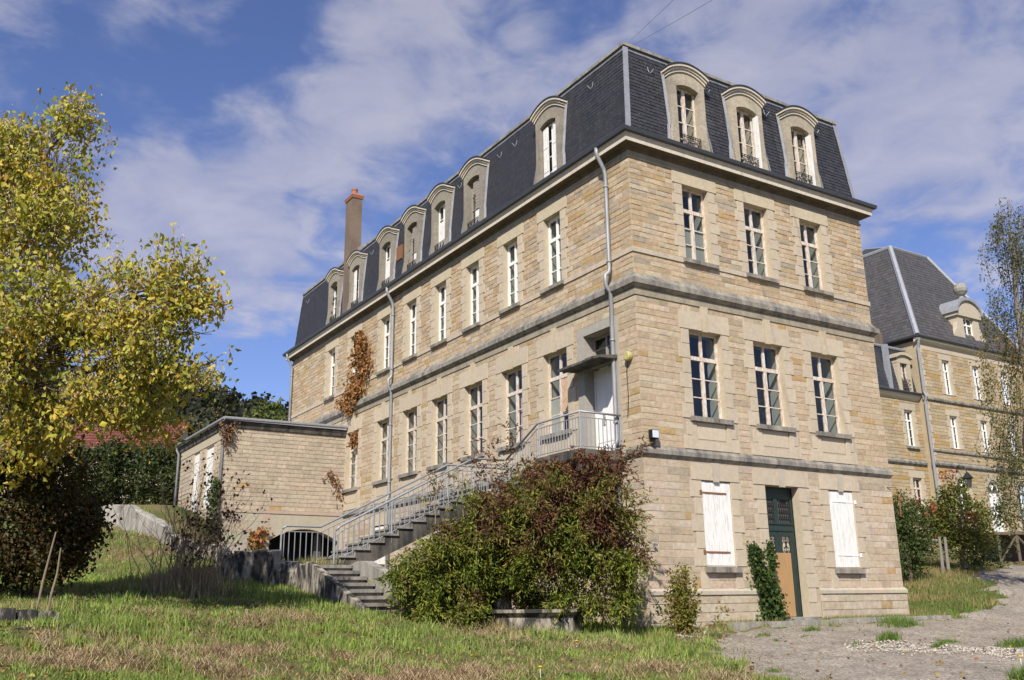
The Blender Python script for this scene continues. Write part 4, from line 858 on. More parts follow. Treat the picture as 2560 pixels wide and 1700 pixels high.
# ------------------------------------------------------------------ kerb, basin, trough
def kerb(x0, x1, y, label, zt):
    q = MB(); n = max(2, int((x1-x0)/.8))
    for i in range(n):
        a, b = x0+(x1-x0)*i/n, x0+(x1-x0)*(i+1)/n; j = random.uniform(-.012, .012)
        q.hexa([(a+.005, y-.10, -.2), (b-.005, y-.10, -.2), (b-.005, y+.12, -.2), (a+.005, y+.12, -.2)], [(a+.005, y-.09+j, zt+j*.5), (b-.005, y-.09+j, zt), (b-.005, y+.12, zt), (a+.005, y+.12, zt+j*.5)])
    return tag(q.build('kerb', CONC2), label, 'kerb')
kerb(1.6, 4.9, -.78, 'mossy stone kerb running left of the green door step', .31); kerb(5.15, 9.75, -.66, 'pale kerb in front of the right part of the facade', .33)
q = MB(); q.box(1.6, 9.7, -.66, -.05, -.1, .27); q.build('kerb_strip', SOIL)['kind'] = 'structure'
bc = P(1335, 1540, 18.4); bx, by = float(bc[0]), float(bc[1]); bz = gz(bx, by)
FT = thing('stone_fountain', (bx, by, bz), 'weathered octagonal stone fountain basin overgrown by the big bush', 'fountain')
q = MB(); k = 8
for (r0, r1, za, zb) in ((1.02, 1.0, -.1, .24), (1.0, 1.12, .24, .32), (1.12, 1.12, .32, .38)):
    ra = [q.verts([(bx + r*math.cos(2*math.pi*(j+.3)/k), by + r*math.sin(2*math.pi*(j+.3)/k), bz+z) for j in range(k)]) for r, z in ((r0, za), (r1, zb))]
    for j in range(k): q.face(ra[0]+j, ra[0]+(j+1) % k, ra[1]+(j+1) % k, ra[1]+j)
ra = [q.verts([(bx + r*math.cos(2*math.pi*(j+.3)/k), by + r*math.sin(2*math.pi*(j+.3)/k), bz+z) for j in range(k)]) for r, z in ((1.12, .38), (.88, .38), (.86, .1))]
for a, b in zip(ra, ra[1:]):
    for j in range(k): q.face(a+j, a+(j+1) % k, b+(j+1) % k, b+j)
q.face(*range(ra[2], ra[2]+k)); q.build('basin', CONC, FT)
q = MB(); pc = P(1225, 1500, 18.6); q.lathe(float(pc[0]), float(pc[1]), [(.24, bz), (.24, bz+.2), (.15, bz+.28), (.13, bz+.7), (.2, bz+.8), (.26, bz+.86), (.26, bz+.92), (.1, bz+.95)], 10); q.build('pedestal', CONC, FT)
# old planter at the far left
pl = [P(-120, 1578, 11.9), P(20, 1572, 12.2), P(140, 1562, 12.6), P(205, 1556, 12.9)]
pt = thing('broken_planter', P(60, 1560, 13), 'crumbled stone planter edge in the grass at the left edge', 'planter')
q = MB()
for a, b in zip(pl, pl[1:]):
    h = np.array([0, 0, .16]); w = np.array([.10, .16, 0]); q.hexa([a-h*3, b-h*3, b+w-h*3, a+w-h*3], [a, b, b+w, a+w])
q.build('kerb_slab', CONC, pt)
q = MB()
for i in range(16):
    c = P(-60 + 13*i, 1540 - .1*i + random.uniform(-6, 6), 13.0 + random.uniform(0, .3)); s = random.uniform(.06, .13)
    q.hexa([c+np.array([-s, -s, -.25]), c+np.array([s, -s*.8, -.25]), c+np.array([s, s, -.25]), c+np.array([-s, s, -.25])], [c+np.array([-s*.7, -s*.8, .05+s*.3]), c+np.array([s*.8, -s*.6, .03+s*.4]), c+np.array([s*.6, s*.7, .06]), c+np.array([-s*.8, s*.6, .05])])
q.build('rubble_edge', CONC, pt)

# ------------------------------------------------------------------ the building behind, on the right
BG = thing('slate_roofed_building', (40, 18, 3.4), 'distant stone pavilion with tall slate roof and lower mansard wing, behind at the right', 'building')
YP, YW, PX0, PX1 = 16.25, 16.62, 35.62, 47.1
PF = Fac((0, YP, 0), (1, 0), (0, -1)); WF = Fac((0, YW, 0), (1, 0), (0, -1))
PALB = [((.47, .375, .24), 5), ((.44, .34, .20), 4), ((.50, .41, .28), 4), ((.45, .31, .13), 1.4), ((.40, .33, .23), 2)]
mb = MB(); ph = []; ob = []; pu = [38.25, 41.4, 44.5]
for u in pu:
    ph += [(u-.38, u+.38, 9.3, 11.3), (u-.38, u+.38, 12.6, 14.78)]
    ph += [(u-.62, u+.62, 5.2 if u < 40 else 4.25, 7.0)]
for h in ph: reveal(mb, PF, *h, .03, -.15); ob.append(h)
for (a, b, c, d) in ph:
    if c > 8: jambs(mb, PF, a, b, c, d, .34, .32, .2, ob, o=.03); ash(mb, PF, a-.3, b+.3, d, d+.35, .03); ob.append((a-.3, b+.3, d, d+.35))
for u in pu:
    n = 10; arcp = [(u + .62*math.cos(math.pi*i/n), 7.0 + .62*math.sin(math.pi*i/n)) for i in range(n+1)]; arcq = [(u + .86*math.cos(math.pi*i/n), 7.0 + .86*math.sin(math.pi*i/n)) for i in range(n+1)]
    mb.cc = (.42, .37, .28); mb.cm = 2
    for i in range(n): mb.prism(PF, [arcp[i], arcp[i+1], arcq[i+1], arcq[i]], -.15, .045)
    ob.append((u-.8, u+.8, 6.9, 7.8)); ph.append((u-.55, u+.55, 7.0, 7.5)); jambs(mb, PF, u-.62, u+.62, 4.4, 7.0, .4, .34, .22, ob, o=.03)
jambs(mb, PF, PX0, PX0, 3.2, 8.0, .34, .3, .45, ob, o=.03, sides=(1,)); jambs(mb, PF, PX0, PX0, 8.4, 15.3, .34, .3, .45, ob, o=.03, sides=(1,))
stones(mb, PF, PX0, PX1, 3.2, 8.05, .2, ob, PALB, .4, .8, .03); stones(mb, PF, PX0, PX1, 8.45, 12.0, .2, ob, PALB, .4, .8, .03); stones(mb, PF, PX0, PX1, 12.3, 15.2, .2, ob, PALB, .4, .8, .03)
ash(mb, PF, PX0, PX1, 15.2, 15.6, .02)
holed(mb, PF, PX0, PX1, 3, 15.7, ph, -.01)
mb.cm = 2; mb.cc = (.42, .35, .24); mb.poly([(PX0, YP, 3), (PX0, YP+10, 3), (PX0, YP+10, 15.7), (PX0, YP, 15.7)])
mb.build('wall', [MORTAR, RUBBLE, ASHLAR], BG)
mb = MB(); wh = [(34.05, 34.85, 9.22, 11.37), (34.05, 34.9, 5.3, 7.4)]; ob = list(wh)
for h in wh: reveal(mb, WF, *h, .03, -.15); a, b, c, d = h; jambs(mb, WF, a, b, c, d, .34, .3, .2, ob, o=.03); ash(mb, WF, a-.3, b+.3, d, d+.4, .03); ob.append((a-.3, b+.3, d, d+.4))
stones(mb, WF, 24, PX0, 3.0, 8.05, .2, ob, PALB, .4, .8, .03); stones(mb, WF, 24, PX0, 8.45, 12.0, .2, ob, PALB, .4, .8, .03); holed(mb, WF, 22, PX0, 2.5, 12.2, wh, -.01)
mb.build('wall', [MORTAR, RUBBLE, ASHLAR], BG)
q = MB()
for F, a, b in ((PF, PX0-.1, PX1), (WF, 22, PX0-.12)):
    q.prism(Fac((0, 0, 0), (0, 1), (1, 0)), [(F.o[1]+.02, 8.05), (F.o[1]-.12, 8.2), (F.o[1]-.14, 8.3), (F.o[1]+.02, 8.45)], a, b)
q.prism(Fac((0, 0, 0), (0, 1), (1, 0)), [(YP+.02, 12.0), (YP-.12, 12.1), (YP-.14, 12.2), (YP+.02, 12.32)], PX0-.1, PX1)
q.prism(Fac((0, 0, 0), (0, 1), (1, 0)), [(YP+.02, 8.98), (YP-.1, 9.02), (YP-.1, 9.12), (YP+.02, 9.16)], PX0-.06, PX1)
q.build('string_course', STRING, BG)
q = MB(); q.prism(Fac((0, 0, 0), (0, 1), (1, 0)), [(YW+.02, 11.95), (YW-.18, 12.1), (YW-.25, 12.2), (YW-.25, 12.32), (YW+.02, 12.35)], 22, PX0-.1)
q.prism(Fac((0, 0, 0), (0, 1), (1, 0)), [(YP+.02, 15.55), (YP-.15, 15.68), (YP-.25, 15.72), (YP-.25, 15.86), (YP+.02, 15.9)], PX0-.25, PX1); q.build('cornice', CORN, BG)
q = MB(); q.tube([(22, YW-.3, 12.36), (PX0-.1, YW-.3, 12.36)], .08, 6); q.tube([(PX0-.3, YP-.3, 15.92), (PX1, YP-.3, 15.92)], .09, 6); q.tube([(PX0-.3, YP-.3, 15.92), (PX0-.3, YP+9, 15.92)], .09, 6); q.build('gutter', GUTTER, BG)
q = MB(); q.tube([(PX0-.12, YP-.3, 15.8), (PX0-.1, YP-.12, 15.2), (PX0-.1, YP-.12, 12.5), (PX0-.1, YP-.25, 12.2), (PX0-.1, YP-.12, 11.9), (PX0-.1, YP-.12, 3.4)], .08, 8); q.build('rain_pipe', PIPE, BG)
q = MB(); T = (39.35, 19.7, 23.6); E0 = (35.35, 15.95, 15.95); SB = (.076, .072, .070)
slate_face(q, E0, (PX1, 15.95, 15.95), (43.35, 19.7, 23.6), T, .26, .34, SB, False, (0, -1, .5))
slate_face(q, E0, (35.35, 28.5, 15.95), (39.35, 24.8, 23.6), T, .26, .34, SB, False, (-1, 0, .5))
q.cc = (.05, .05, .055); q.cm = 0; q.poly([T, (43.35, 19.7, 23.6), (42.5, 22.3, 24.5), (40.3, 22.3, 24.5)]); q.poly([T, (40.3, 22.3, 24.5), (39.35, 24.8, 23.6)]); q.poly([(43.35, 19.7, 23.6), (PX1+.3, 15.95, 15.95), (PX1+.3, 28.5, 15.95), (43.35, 24.8, 23.6)]); q.poly([(43.35, 19.7, 23.6), (43.35, 24.8, 23.6), (42.5, 22.3, 24.5)])
BR = q.build('roof', [SLATE, ZINC], BG)
q = MB(); q.tube([E0, T], .17, 6); q.tube([T, (43.35, 19.7, 23.6)], .12, 6); q.tube([(43.35, 19.7, 23.6), (PX1+.2, 15.95, 15.95)], .15, 6); q.tube([T, (39.35, 24.8, 23.6)], .14, 6); q.tube([T, (40.3, 22.3, 24.5), (42.5, 22.3, 24.5)], .08, 6); q.build('hip_flashing', ZINC, BR)
q = MB(); slate_face(q, (22, YW-.05, 12.3), (PX0-.1, YW-.05, 12.3), (PX0-.1, YW+.45, 15.2), (22, YW+.45, 15.2), .2, .3, (.04, .042, .05), False, (0, -1, 0))
q.cc = (.04, .042, .05); q.poly([(22, YW+.45, 15.2), (PX0, YW+.45, 15.2), (PX0, YW+5, 17.0), (22, YW+5, 17.0)]); WR = q.build('roof', [SLATE, ZINC], BG)
q = MB(); q.tube([(22, YW+.42, 15.22), (PX0-.1, YW+.42, 15.22)], .09, 6); q.prism(Fac((0, 0, 0), (1, 0), (0, -1)), [(33.0, 12.4), (33.25, 12.4), (33.2, 15.2), (32.98, 15.2)], -(YW+.2), -(YW-.1)); q.build('hip_flashing', ZINC, WR)
q = MB(); q.box(33.0, 34.3, 17.6, 18.3, 15.2, 16.35); wc = q.build('chimney', CHIM, WR)
q = MB(); q.lathe(33.4, 17.9, [(.16, 16.35), (.14, 16.9)], 8); q.lathe(33.9, 17.9, [(.16, 16.35), (.14, 16.75)], 8); q.build('pot', TERRA, wc)
# wing dormer
q = MB(); u = 34.53
for s in (-1, 1): q.cc = (.47, .41, .31); q.fbox(WF, u+s*.34-(.28 if s < 0 else 0), u+s*.34+(.28 if s > 0 else 0), 12.4, 14.2, -.6, .06)
n = 8; q.prism(WF, [(u+.64, 14.2), (u-.64, 14.2)] + [(u-.64+1.28*i/n, 14.5+.2*(1-(-1+2*i/n)**2)) for i in range(n+1)], -.6, .07); q.prism(WF, [(u-.78+1.56*i/n, 14.48+.2*(1-(-1+2*i/n)**2)) for i in range(n+1)] + [(u+.78-1.56*i/n, 14.66+.2*(1-(-1+2*i/n)**2)) for i in range(n+1)], -.6, .2)
wd = q.build('dormer', ASHLAR, WR); q = MB(); frame(q, WF, u-.34, u+.34, 12.5, 14.25, -.1, .05, 0, 3, .09); q.build('window', PEEL, wd); pane('pane', WF, u-.32, u+.32, 12.5, 14.2, -.14, wd)
q = MB(); [q.tube([WF(u-.4, z, .1), WF(u+.4, z, .1)], .02, 5) for z in (12.7, 12.95, 13.2)]; q.build('balconette', RUST, wd)
q = MB(); q.box(33.5, 35.4, 17.3, 17.4, 12.4, 14.6); q.build('interior', DIM, wd)
# pavilion dormer with ball finial
q = MB(); u = 41.4; q.cc = (.49, .43, .33)
for s in (-1, 1): q.fbox(PF, min(u+s*.55, u+s*1.15), max(u+s*.55, u+s*1.15), 15.9, 18.0, -1.6, .0)
q.fbox(PF, u-1.9, u+1.9, 15.9, 16.35, -.8, .02); q.prism(PF, [(u-1.9, 16.35), (u-1.15, 16.35), (u-1.15, 17.6), (u-1.3, 17.2), (u-1.7, 16.7)], -.3, 0); q.prism(PF, [(u+1.9, 16.35), (u+1.15, 16.35), (u+1.15, 17.6), (u+1.3, 17.2), (u+1.7, 16.7)], -.3, 0)
n = 10; q.prism(PF, [(u-1.3, 18.0), (u+1.3, 18.0)] + [(u+1.3*math.cos(math.pi*i/n), 18.25+.95*math.sin(math.pi*i/n)) for i in range(n+1)], -2.0, .12)
pd_ = q.build('dormer', ASHLAR, BR)
q = MB(); q.prism(PF, [(u+1.42*math.cos(math.pi*i/n), 18.22+1.08*math.sin(math.pi*i/n)) for i in range(n+1)] + [(u-1.25*math.cos(math.pi*i/n), 18.22+.88*math.sin(math.pi*i/n)) for i in range(n+1)], -2.6, .25); q.build('lead_cover', ZINC, pd_)
q = MB(); q.lathe(u, YP+.2, [(.22, 19.2), (.16, 19.4), (.12, 19.5), (.25, 19.6), (.40, 19.8), (.43, 20.0), (.36, 20.25), (.15, 20.4)], 14); q.build('finial', CONC2, pd_)
q = MB(); frame(q, PF, u-.55, u+.55, 16.35, 18.0, -.15, .07, .3, 2, .1); q.build('window', WHITE, pd_); pane('pane', PF, u-.5, u+.5, 16.35, 18, -.2, pd_)
for (a, b, c, d) in ph:
    if d == 7.5: continue
    q = MB(); F = PF; m = WHITE
    if d == 7.0 and abs((a+b)/2-41.4) < .1:
        q.fbox(F, a, b, c, 5.6, -.16, -.1); q.fbox(F, a, b, 5.6, 6.9, -.16, -.13)
    frame(q, F, a, b, c, d, -.12, .09, .3 if c > 8 else .0, 3 if c > 8 else 2, .12)
    if d == 7.0:
        u = (a+b)/2; n = 8
        for i in range(n): q.prism(F, [(u+.62*math.cos(math.pi*i/n), 7+.62*math.sin(math.pi*i/n)), (u+.62*math.cos(math.pi*(i+1)/n), 7+.62*math.sin(math.pi*(i+1)/n)), (u+.52*math.cos(math.pi*(i+1)/n), 7+.52*math.sin(math.pi*(i+1)/n)), (u+.52*math.cos(math.pi*i/n), 7+.52*math.sin(math.pi*i/n))], -.17, -.11)
        for t in (.33, .5, .67): q.tube([F(u, 7.0, -.13), F(u+.55*math.cos(math.pi*t), 7+.55*math.sin(math.pi*t), -.13)], .03, 4)
    w_ = q.build('window', m, BG); pane('pane', F, a+.04, b-.04, c+.04, d if d > 7 else 7.5, -.17, w_)
for (a, b, c, d) in wh:
    q = MB(); frame(q, WF, a, b, c, d, -.12, .08, .28, 3, .11); w_ = q.build('window', WHITE if c > 8 else PEEL, BG); pane('pane', WF, a+.04, b-.04, c+.04, d-.04, -.17, w_); sill(WF, a-.15, b+.15, c, w_, .14, .14)
    if c < 8: q = MB(); q.fbox(WF, a+.05, b-.05, c, c+1.5, -.4, -.38); q.build('curtain', CURTAIN, w_)
q = MB(); q.poly([(23, YP+1.6, 3), (PX1, YP+1.6, 3), (PX1, YP+1.6, 15), (23, YP+1.6, 15)]); q.build('interior', DIM, BG)
t = thing('wall_lantern', (37.6, YP-.5, 7.5), 'dark wall lantern on a curved bracket between the arched openings at the right', 'lantern')
lx = 37.75; q = MB(); q.tube([(lx, YP-.02, 7.9), (lx, YP-.25, 8.25), (lx, YP-.6, 8.1), (lx, YP-.7, 7.75)], .03, 6); q.build('bracket', IRON, t)
q = MB(); q.lathe(lx, YP-.7, [(.05, 7.8), (.32, 7.45), (.30, 7.42)], 8); q.build('cap', IRON, t)
q = MB(); q.lathe(lx, YP-.7, [(.22, 7.42), (.14, 6.9)], 8); q.build('glass', GUTTER, t)
#PART2

# ------------------------------------------------------------------ vegetation helpers
def unit(v): return v / np.maximum(np.linalg.norm(v, axis=-1, keepdims=True), 1e-9)
def leafverts(pos, tip, L, Wd, fold=.25):
    n = len(pos); tip = unit(tip); side = unit(np.cross(tip, unit(RNG.normal(size=(n, 3))))); nr = np.cross(side, tip)
    L = np.broadcast_to(L, n)[:, None] * RNG.uniform(.7, 1.25, (n, 1)); Wd = np.broadcast_to(Wd, n)[:, None] * RNG.uniform(.75, 1.2, (n, 1))
    mid = pos + tip*L*.45 + nr*L*.06; l = mid + side*Wd*.5 + nr*Wd*fold; r = mid - side*Wd*.5 + nr*Wd*fold; t = pos + tip*L - nr*L*.08
    V = np.stack([pos, l, t, r], 1).reshape(-1, 3); k = np.arange(n)[:, None]*4
    return V, np.concatenate([k + [0, 1, 2], k + [0, 2, 3]])
def foliage(name, pos, tip, L, Wd, col, m, parent=None, fold=.25):
    V, T = leafverts(pos, tip, L, Wd, fold); return npmesh(name, V, T, np.repeat(np.clip(col, .002, 1), 4, 0), m, parent)
def palette(n, cols, w, jit=.15):
    c = np.array(cols)[RNG.choice(len(cols), n, p=np.array(w)/sum(w))]; return c * RNG.uniform(1-jit, 1+jit, (n, 1)) * RNG.uniform(.93, 1.07, (n, 3))
def wobble(a, b, k, amp):
    a, b = np.array(a, float), np.array(b, float); t = np.linspace(0, 1, k)[:, None]; p = a + (b-a)*t
    p[1:-1] += RNG.normal(0, amp, (k-2, 3)); return p
def ball(n, c, r, lo=.35):
    d = unit(RNG.normal(size=(n, 3))); return np.array(c) + d * (RNG.uniform(lo**3, 1, (n, 1))**(1/3)) * np.array(r)
def clumps(cent, per, spread):
    n = len(cent); return np.repeat(cent, per, 0) + RNG.normal(0, 1, (n*per, 3)) * np.broadcast_to(spread, 3)
def limbs(mb, root, lobes, r0, rl=.35, sub=5):
    for (c, r) in lobes:
        c = np.array(c); p = wobble(root, c, 6, .04*np.linalg.norm(c-np.array(root))); mb.tube(p, list(np.linspace(r0, r0*.25, 6)), 6)
        for e in ball(sub, c, np.array(r)*.9, .6): mb.tube(wobble(p[3], e, 4, .05), [r0*.28, r0*.2, r0*.12, .006], 5)

# ------------------------------------------------------------------ lawn, hay, tufts
def frustum_pts(n, d0, d1, side=.6, dens=1.0):
    u = RNG.uniform(0, 1, n); d = d0 * (d1/d0)**u; s = RNG.uniform(-side, side, n) * d
    f = np.array([FW[0], FW[1]]); f /= np.linalg.norm(f); r = np.array([f[1], -f[0]])
    return CP[0] + f[0]*d + r[0]*s, CP[1] + f[1]*d + r[1]*s, d
def blades(x, y, hgt, wid, lean, col, name, m, zoff=0, flat=0):
    n = len(x); z = H(x, y) - .01 + zoff; a = RNG.uniform(0, 6.283, n); b = RNG.uniform(0, 6.283, n)
    ln = np.abs(RNG.normal(0, lean, n)) + flat; ca, sa = np.cos(a)*wid/2, np.sin(a)*wid/2
    dx, dy = np.cos(b)*np.sin(np.minimum(ln, 1.5)), np.sin(b)*np.sin(np.minimum(ln, 1.5)); dz = np.cos(np.minimum(ln, 1.5))
    p0 = np.stack([x-ca, y-sa, z], 1); p1 = np.stack([x+ca, y+sa, z], 1)
    mx, my, mz = x+dx*hgt*.5*.6, y+dy*hgt*.5*.6, z+(.5*hgt)*(.5+.5*dz)
    p2 = np.stack([mx+ca*.8, my+sa*.8, mz], 1); p3 = np.stack([mx-ca*.8, my-sa*.8, mz], 1); p4 = np.stack([x+dx*hgt, y+dy*hgt, z+hgt*dz], 1)
    V = np.stack([p0, p1, p2, p3, p4], 1).reshape(-1, 3); k = np.arange(n)[:, None]*5
    return npmesh(name, V, np.concatenate([k+[0, 1, 2], k+[0, 2, 3], k+[3, 2, 4]]), np.repeat(np.clip(col, .003, 1), 5, 0), m)
BLD = [(-.1, -.9, 99, 99), (-6.9, 3.9, 0, 30)]
def clear_ground(x, y):
    ok = ~inroad(x, y) & ~((x > -.15) & (y > -.1)) & ~((x > -4.7) & (y > 2.6) & (y < 40)) & ~((x > -6.45) & (x < -5.4) & (y > .9) & (y < 6)) & ~((x > -6.9) & (y > 5.2)) & ~((x > 0) & (y > -1) & (x < 10) & (y < 0))
    return ok
def lawn():
    x, y, d = frustum_pts(330000, 8.5, 34); k = clear_ground(x, y) & (y < 20); x, y, d = x[k], y[k], d[k]
    v = fnoise(x, y, .55, 3) + .7*fnoise(x, y, 1.8, 9) + .3*fnoise(x, y, 4, 1); dry = v > .75
    keep = RNG.uniform(0, 1, len(x)) < np.where(dry, .35, 1.); x, y, d, v, dry = x[keep], y[keep], d[keep], v[keep], dry[keep]
    n = len(x); col = palette(n, [(.16, .24, .045), (.22, .30, .06), (.27, .32, .08), (.12, .19, .035), (.34, .32, .13)], [4, 4, 3, 1.6, 1.6], .25)
    str_ = palette(n, [(.34, .25, .13), (.28, .20, .10), (.40, .32, .18)], [3, 2, 2], .2)
    mixf = np.clip((v - .38)*.75 + RNG.normal(0, .3, n), 0, 1)[:, None]; mixf = (mixf > .5)*1.0; col = col*(1-mixf) + str_*mixf
    cl = fnoise(x, y, 3.5, 6); col = col * (1 + .22*np.clip(cl, -1, 1.2))[:, None]; h = RNG.uniform(.04, .125, n) * (1 + .5*np.clip(fnoise(x, y, 1.1, 14), -.6, 1.4)) * (1 + .45*np.clip(cl, -1, 1.4)) * np.where(dry, .6, 1)
    tag(blades(x, y, h, .007 + .0006*d, .5, col, 'grass', GRASSM), kind='stuff')
    # mown hay lying in swathes
    hx, hy = [], []
    for (px, py, d, sp, k) in HAY:
        c = P(px, py, d); hx.append(c[0] + RNG.normal(0, sp, k)); hy.append(c[1] + RNG.normal(0, sp*.6, k))
    x, y, d = frustum_pts(90000, 9, 24); v = fnoise(x, y, .55, 3) + .7*fnoise(x, y, 1.8, 9) + .3*fnoise(x, y, 4, 1); k = (v > 1.0) & clear_ground(x, y); hx.append(x[k]); hy.append(y[k])
    x, y = np.concatenate(hx), np.concatenate(hy); k = clear_ground(x, y); x, y = x[k], y[k]; n = len(x)
    lump = np.clip(fnoise(x, y, 3.2, 5)*.5 + .5, 0, 1)
    tag(blades(x, y, RNG.uniform(.08, .26, n), .007, .25, palette(n, [(.42, .31, .18), (.34, .235, .13), (.50, .39, .25), (.22, .15, .09)], [3, 3, 2, 1.2], .2), 'hay', DRYM, RNG.uniform(-.02, .16, n)*lump, 1.0), kind='stuff')
    # short worn grass and straw fraying out over the edge of the gravel
    x, y, d = frustum_pts(160000, 9, 30); e = inroad(x, y); near = np.zeros(len(x), bool)
    for dx_, dy_ in ((.35, 0), (-.35, 0), (0, .35), (0, -.35), (.7, .2), (-.7, -.2), (-.2, .7), (.2, -.7)): near |= inroad(x+dx_, y+dy_) != e
    k = e & near & (RNG.uniform(0, 1, len(x)) < .33) & (y < -.85) & (fnoise(x, y, 3, 3) > -.5); x, y = x[k], y[k]; n = len(x)
    tag(blades(x, y, RNG.uniform(.02, .09, n), .013, .7, palette(n, [(.15, .19, .045), (.30, .23, .12), (.24, .17, .09), (.20, .21, .06)], [2, 2, 2, 1], .25), 'grass', GRASSM), kind='stuff')
    # fallen leaves
    x, y, d = frustum_pts(2600, 9, 26); k = (y < 4); x, y = x[k], y[k]; n = len(x); w_ = np.where(inroad(x, y), .35, 1) * np.where(clear_ground(x, y) | inroad(x, y), 1, 0) > RNG.uniform(0, 1, n); x, y = x[w_], y[w_]; n = len(x)
    tag(foliage('fallen_leaves', np.stack([x, y, H(x, y) + RNG.uniform(.01, .07, n)], 1), RNG.normal(0, 1, (n, 3))*[1, 1, .25], .07, .05, palette(n, [(.32, .19, .06), (.25, .12, .05), (.42, .30, .07), (.20, .10, .05)], [3, 2, 1.5, 2]), LEAF), kind='stuff')
    # the terrace, the bank beyond it and the verge right of the building
    gx = [RNG.uniform(-6.7, -4.75, 4500), RNG.uniform(-6.4, -5.6, 300)]; gy = [RNG.uniform(5.3, 17.8, 4500), RNG.uniform(4.0, 5.3, 300)]
    x, y = np.concatenate(gx), np.concatenate(gy); n = len(x); z = np.where(y < 9.2, 1.74, 1.74+.76*(y-9.2)/8.7)
    tag(blades(x, y, RNG.uniform(.05, .22, n), .012, .5, palette(n, [(.14, .21, .04), (.30, .27, .10), (.36, .28, .15)], [3, 2, 2], .2), 'grass', GRASSM, z - H(x, y)), kind='stuff')
    x, y = RNG.uniform(9.2, 24, 60000), RNG.uniform(-1.2, 16, 60000); k = ~inroad(x, y); x, y = x[k], y[k]; n = len(x); v = fnoise(x, y, .7, 6)
    m_ = (v + RNG.normal(0, .35, n) > .25)[:, None]
    tag(blades(x, y, RNG.uniform(.06, .24, n)*(1+.4*v), .022, .5, np.where(m_, palette(n, [(.34, .28, .12), (.28, .22, .10)], [1, 1]), palette(n, [(.12, .18, .035), (.17, .22, .05)], [1, 1])), 'grass', GRASSM), kind='stuff')
    x, y = RNG.uniform(1.6, 9.9, 5200), RNG.uniform(-.62, -.08, 5200); k = (x < 3.8) | (x > 5.2); x, y = x[k], y[k]; k = RNG.uniform(0, 1, len(x)) < np.where(x > 5, .9, .25); x, y = x[k], y[k]; n = len(x)
    tag(blades(x, y, RNG.uniform(.04, .16, n), .015, .5, palette(n, [(.15, .20, .045), (.30, .25, .11), (.22, .23, .07)], [2, 2, 1]), 'grass', GRASSM, .28 - H(x, y)), kind='stuff')
HAY = [(900, 1590, 13.5, .35, 1500), (600, 1600, 13.2, .35, 1400), (560, 1625, 12.6, .4, 1600), (740, 1535, 16, .45, 1300), (650, 1555, 15.2, .35, 900), (1060, 1640, 12.4, .5, 2600), (1010, 1660, 12.2, .35, 1500), (1180, 1640, 12.6, .45, 1500),
       (270, 1660, 11, .5, 2200), (190, 1690, 10.6, .4, 1500), (520, 1680, 11.6, .4, 1400), (1350, 1605, 15.5, .7, 1500), (1550, 1600, 15.8, .6, 1200), (1640, 1660, 13.4, .5, 1500), (1820, 1690, 12.4, .35, 1200), (420, 1565, 14.8, .4, 900), (1240, 1570, 16.6, .5, 900), (330, 1390, 26.5, .8, 1500), (380, 1345, 29, .8, 1200)]
lawn()

# weeds growing at the kerb and through the gravel
def tuft(px, py, d, n, sp, hh, label, group='grass tufts in the gravel', cols=((.10, .17, .03), (.15, .22, .045))):
    c = P(px, py, d); x = c[0] + np.clip(RNG.normal(0, sp*.75, n), -1.7*sp, 1.7*sp); y = c[1] + np.clip(RNG.normal(0, sp*.5, n), -sp, sp)
    return tag(blades(x, y, RNG.uniform(.4, 1, n)*hh, .012, .55, palette(n, cols, [1]*len(cols), .2), 'grass_tuft', GRASSM), label, 'grass tuft', group)
for (px, py, d, n, sp, hh, lb) in [(2225, 1618, 17.6, 420, .16, .26, 'tallest green grass tuft at the left end of the rubble strip'), (2140, 1624, 17.4, 160, .16, .08, 'thin flat grass just left of the tallest tuft by the rubble'), (2355, 1640, 16.8, 300, .13, .12, 'green tuft on the near edge of the rubble strip'), (2370, 1607, 18.3, 260, .18, .10, 'grass tuft along the far edge of the rubble strip'),
                                (2540, 1612, 17.6, 500, .25, .18, 'dark weedy tuft at the far right edge of the gravel'), (2560, 1695, 12.2, 420, .14, .3, 'pale tall tuft in the bottom right corner'), (1785, 1590, 18.2, 260, .11, .16, 'grass tuft in front of the mossy kerb'), (1905, 1584, 19.3, 200, .13, .12, 'tuft by the kerb below the ivy'), (2030, 1580, 20, 220, .14, .15, 'tuft where the two kerbs meet'), (2010, 1592, 19.2, 90, .07, .09, 'tiny tuft beside the gap between the kerbs'),
                                (1940, 1606, 18, 60, .05, .07, 'small lone tuft in the gravel before the door'), (1815, 1668, 13.6, 420, .16, .13, 'bright tuft on the lawn tip near the bottom'), (1870, 1690, 12.7, 300, .13, .10, 'tuft nearest the camera on the gravel edge'), (1935, 1675, 13.4, 110, .09, .06, 'low dry tuft in the foreground gravel'), (2250, 1560, 22, 700, .35, .3, 'shaggy grass at the right foot of the facade'), (1740, 1575, 18.8, 200, .14, .10, 'grass at the foot of the yellowing shrub')]:
    tuft(px, py, d, n, sp, hh, lb)
